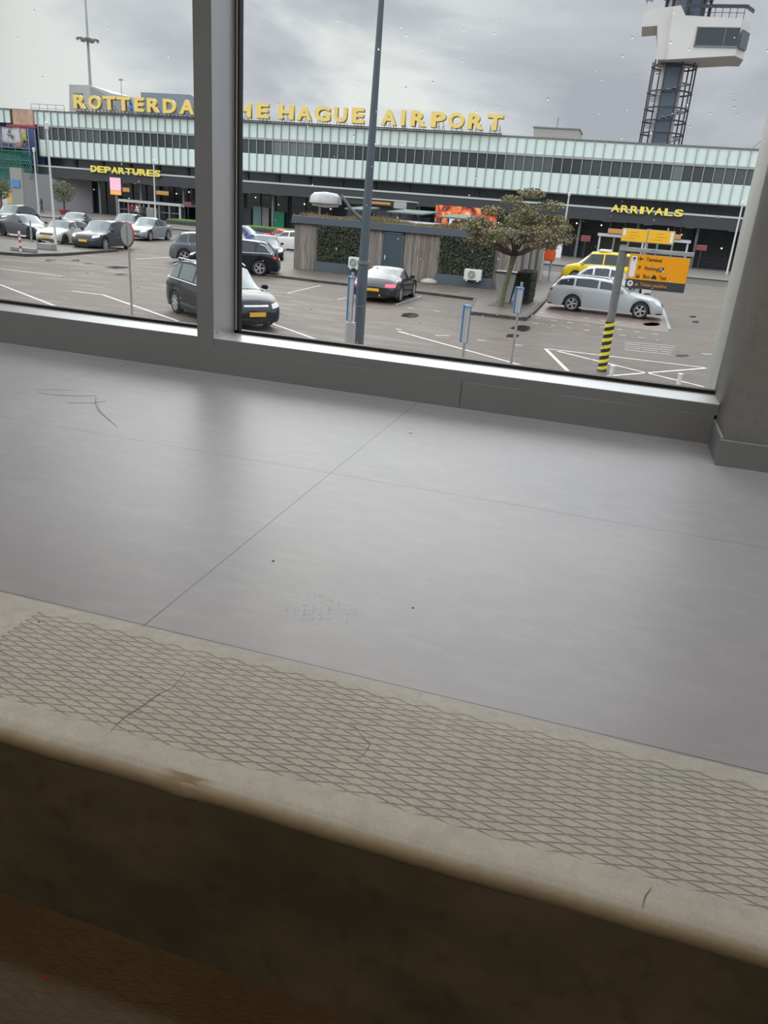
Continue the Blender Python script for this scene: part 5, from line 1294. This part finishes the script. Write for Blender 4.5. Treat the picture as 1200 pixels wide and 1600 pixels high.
def wheel_at(px, py, style, head, which, side):
    """car centre so that the named tyre (f/r, side +1 left, -1 right) touches the ground at this pixel"""
    s = STY[style]; f = s['L']/2; x = f-s['fo'] if which == 'f' else f-s['fo']-s['wb']; y = side*(s['W']/2)
    h = math.radians(head); q_ = g(px, py); return (q_.x-(x*math.cos(h)-y*math.sin(h)), q_.y-(x*math.sin(h)+y*math.cos(h)))
car('silver estate car with dark alloy wheels parked on red pavers behind the sign pole', 'wagon', 'paint_silver', wheel_at(891, 486.5, 'wagon', -3, 'r', -1), -3, rim='rim_silver', spokes=5, rails='car_black')
car('black people carrier with chrome window line half hidden by the window mullion', 'mpv', 'paint_black', wheel_at(273, 489, 'mpv', -36, 'r', -1), -36, spokes=7, chrome=True, rails='chrome', glass='car_glass_pale')
car('dark grey sports coupe seen from behind parked at the shed door', 'coupe', 'paint_gunmetal', wheel_at(626, 472.5, 'coupe', 92, 'r', -1), 92, tail='taillight_on')
cp = bpy.data.objects.get('parked_car.002')
car('dark suv with bright alloy wheels facing forward behind the round traffic sign', 'suv', 'paint_dark_grey', wheel_at(166, 392, 'suv', -84, 'f', 1), -84)
car('small pale cream hatchback with dark roof behind the tall white pole', 'mini', 'paint_cream', wheel_at(104, 384.5, 'mini', -84, 'f', 1), -84, rim='rim_dark', roof='paint_black')
car('silver grey fastback car facing forward in front of the departures entrance', 'fastback', 'paint_tesla', (-34.6, 53.6), -84, group='parked cars')
car('grey suv behind the black people carrier, partly hidden by the mullion', 'suv', 'paint_grey', wheel_at(288, 412, 'suv', 14, 'r', -1), 14)
car('dark grey saloon car cut off by the left edge behind the banded post', 'sedan', 'paint_midgrey', wheel_at(48, 374, 'sedan', -14, 'f', -1), -14, rim='rim_dark')
car('dark suv with roof rails at the far left behind the dark saloon', 'suv', 'paint_dark_grey', wheel_at(56, 355, 'suv', -86, 'r', 1), -86, rails='steel_grey')
car('long grey fastback parked behind the small pale hatchback', 'sedan', 'paint_midgrey', (g(120, 362).x, g(120, 362).y), -72)
car('grey suv whose roof shows behind the round traffic sign and the dark suv', 'suv', 'paint_midgrey', (g(200, 368).x, g(200, 368).y), -78)
car('black hatchback seen from its rear side just right of the mullion', 'suv', 'paint_black', wheel_at(405, 431, 'suv', 198, 'r', 1), 198, chrome=True)
car('black saloon car facing the shed with a wide bonnet', 'sedan', 'paint_navy', (g(414, 404).x, g(414, 404).y), -58, glass='car_glass_pale')
car('dark car with pale windscreen squeezed behind the black hatchback', 'sedan', 'paint_midgrey', (g(362, 386).x, g(362, 386).y), -60, glass='car_glass_pale')
car('white estate car side-on in front of the grass left of the shed', 'wagon', 'paint_white', (g(452, 392).x, g(452, 392).y), 178)
car('red low car mostly hidden behind the white estate car', 'coupe', 'paint_red', (at(450, 372, 64).x, 62.5), 178)
car('blue car with pale roof beyond the other cars right of the mullion', 'hatch', 'paint_blue', (at(395, 365, 60).x, 58.5), 0)
v1 = car('yellow ambulance van with pale roof box beyond the white hatchback', 'van', 'paint_yellow', (at(944, 420, 55).x, 54.3), 176, name='ambulance_van', glass='car_glass')
obj('roof_box', MB().box(-.3, .45, -.6, .6, 1.96, 2.1).bevel(.04), 'plastic_white', v1, world=False)
car('white hatchback partly hidden behind the orange direction sign', 'hatch', 'paint_white', (at(958, 440, 47.6).x, 46.6), -3, tail='taillight_on')
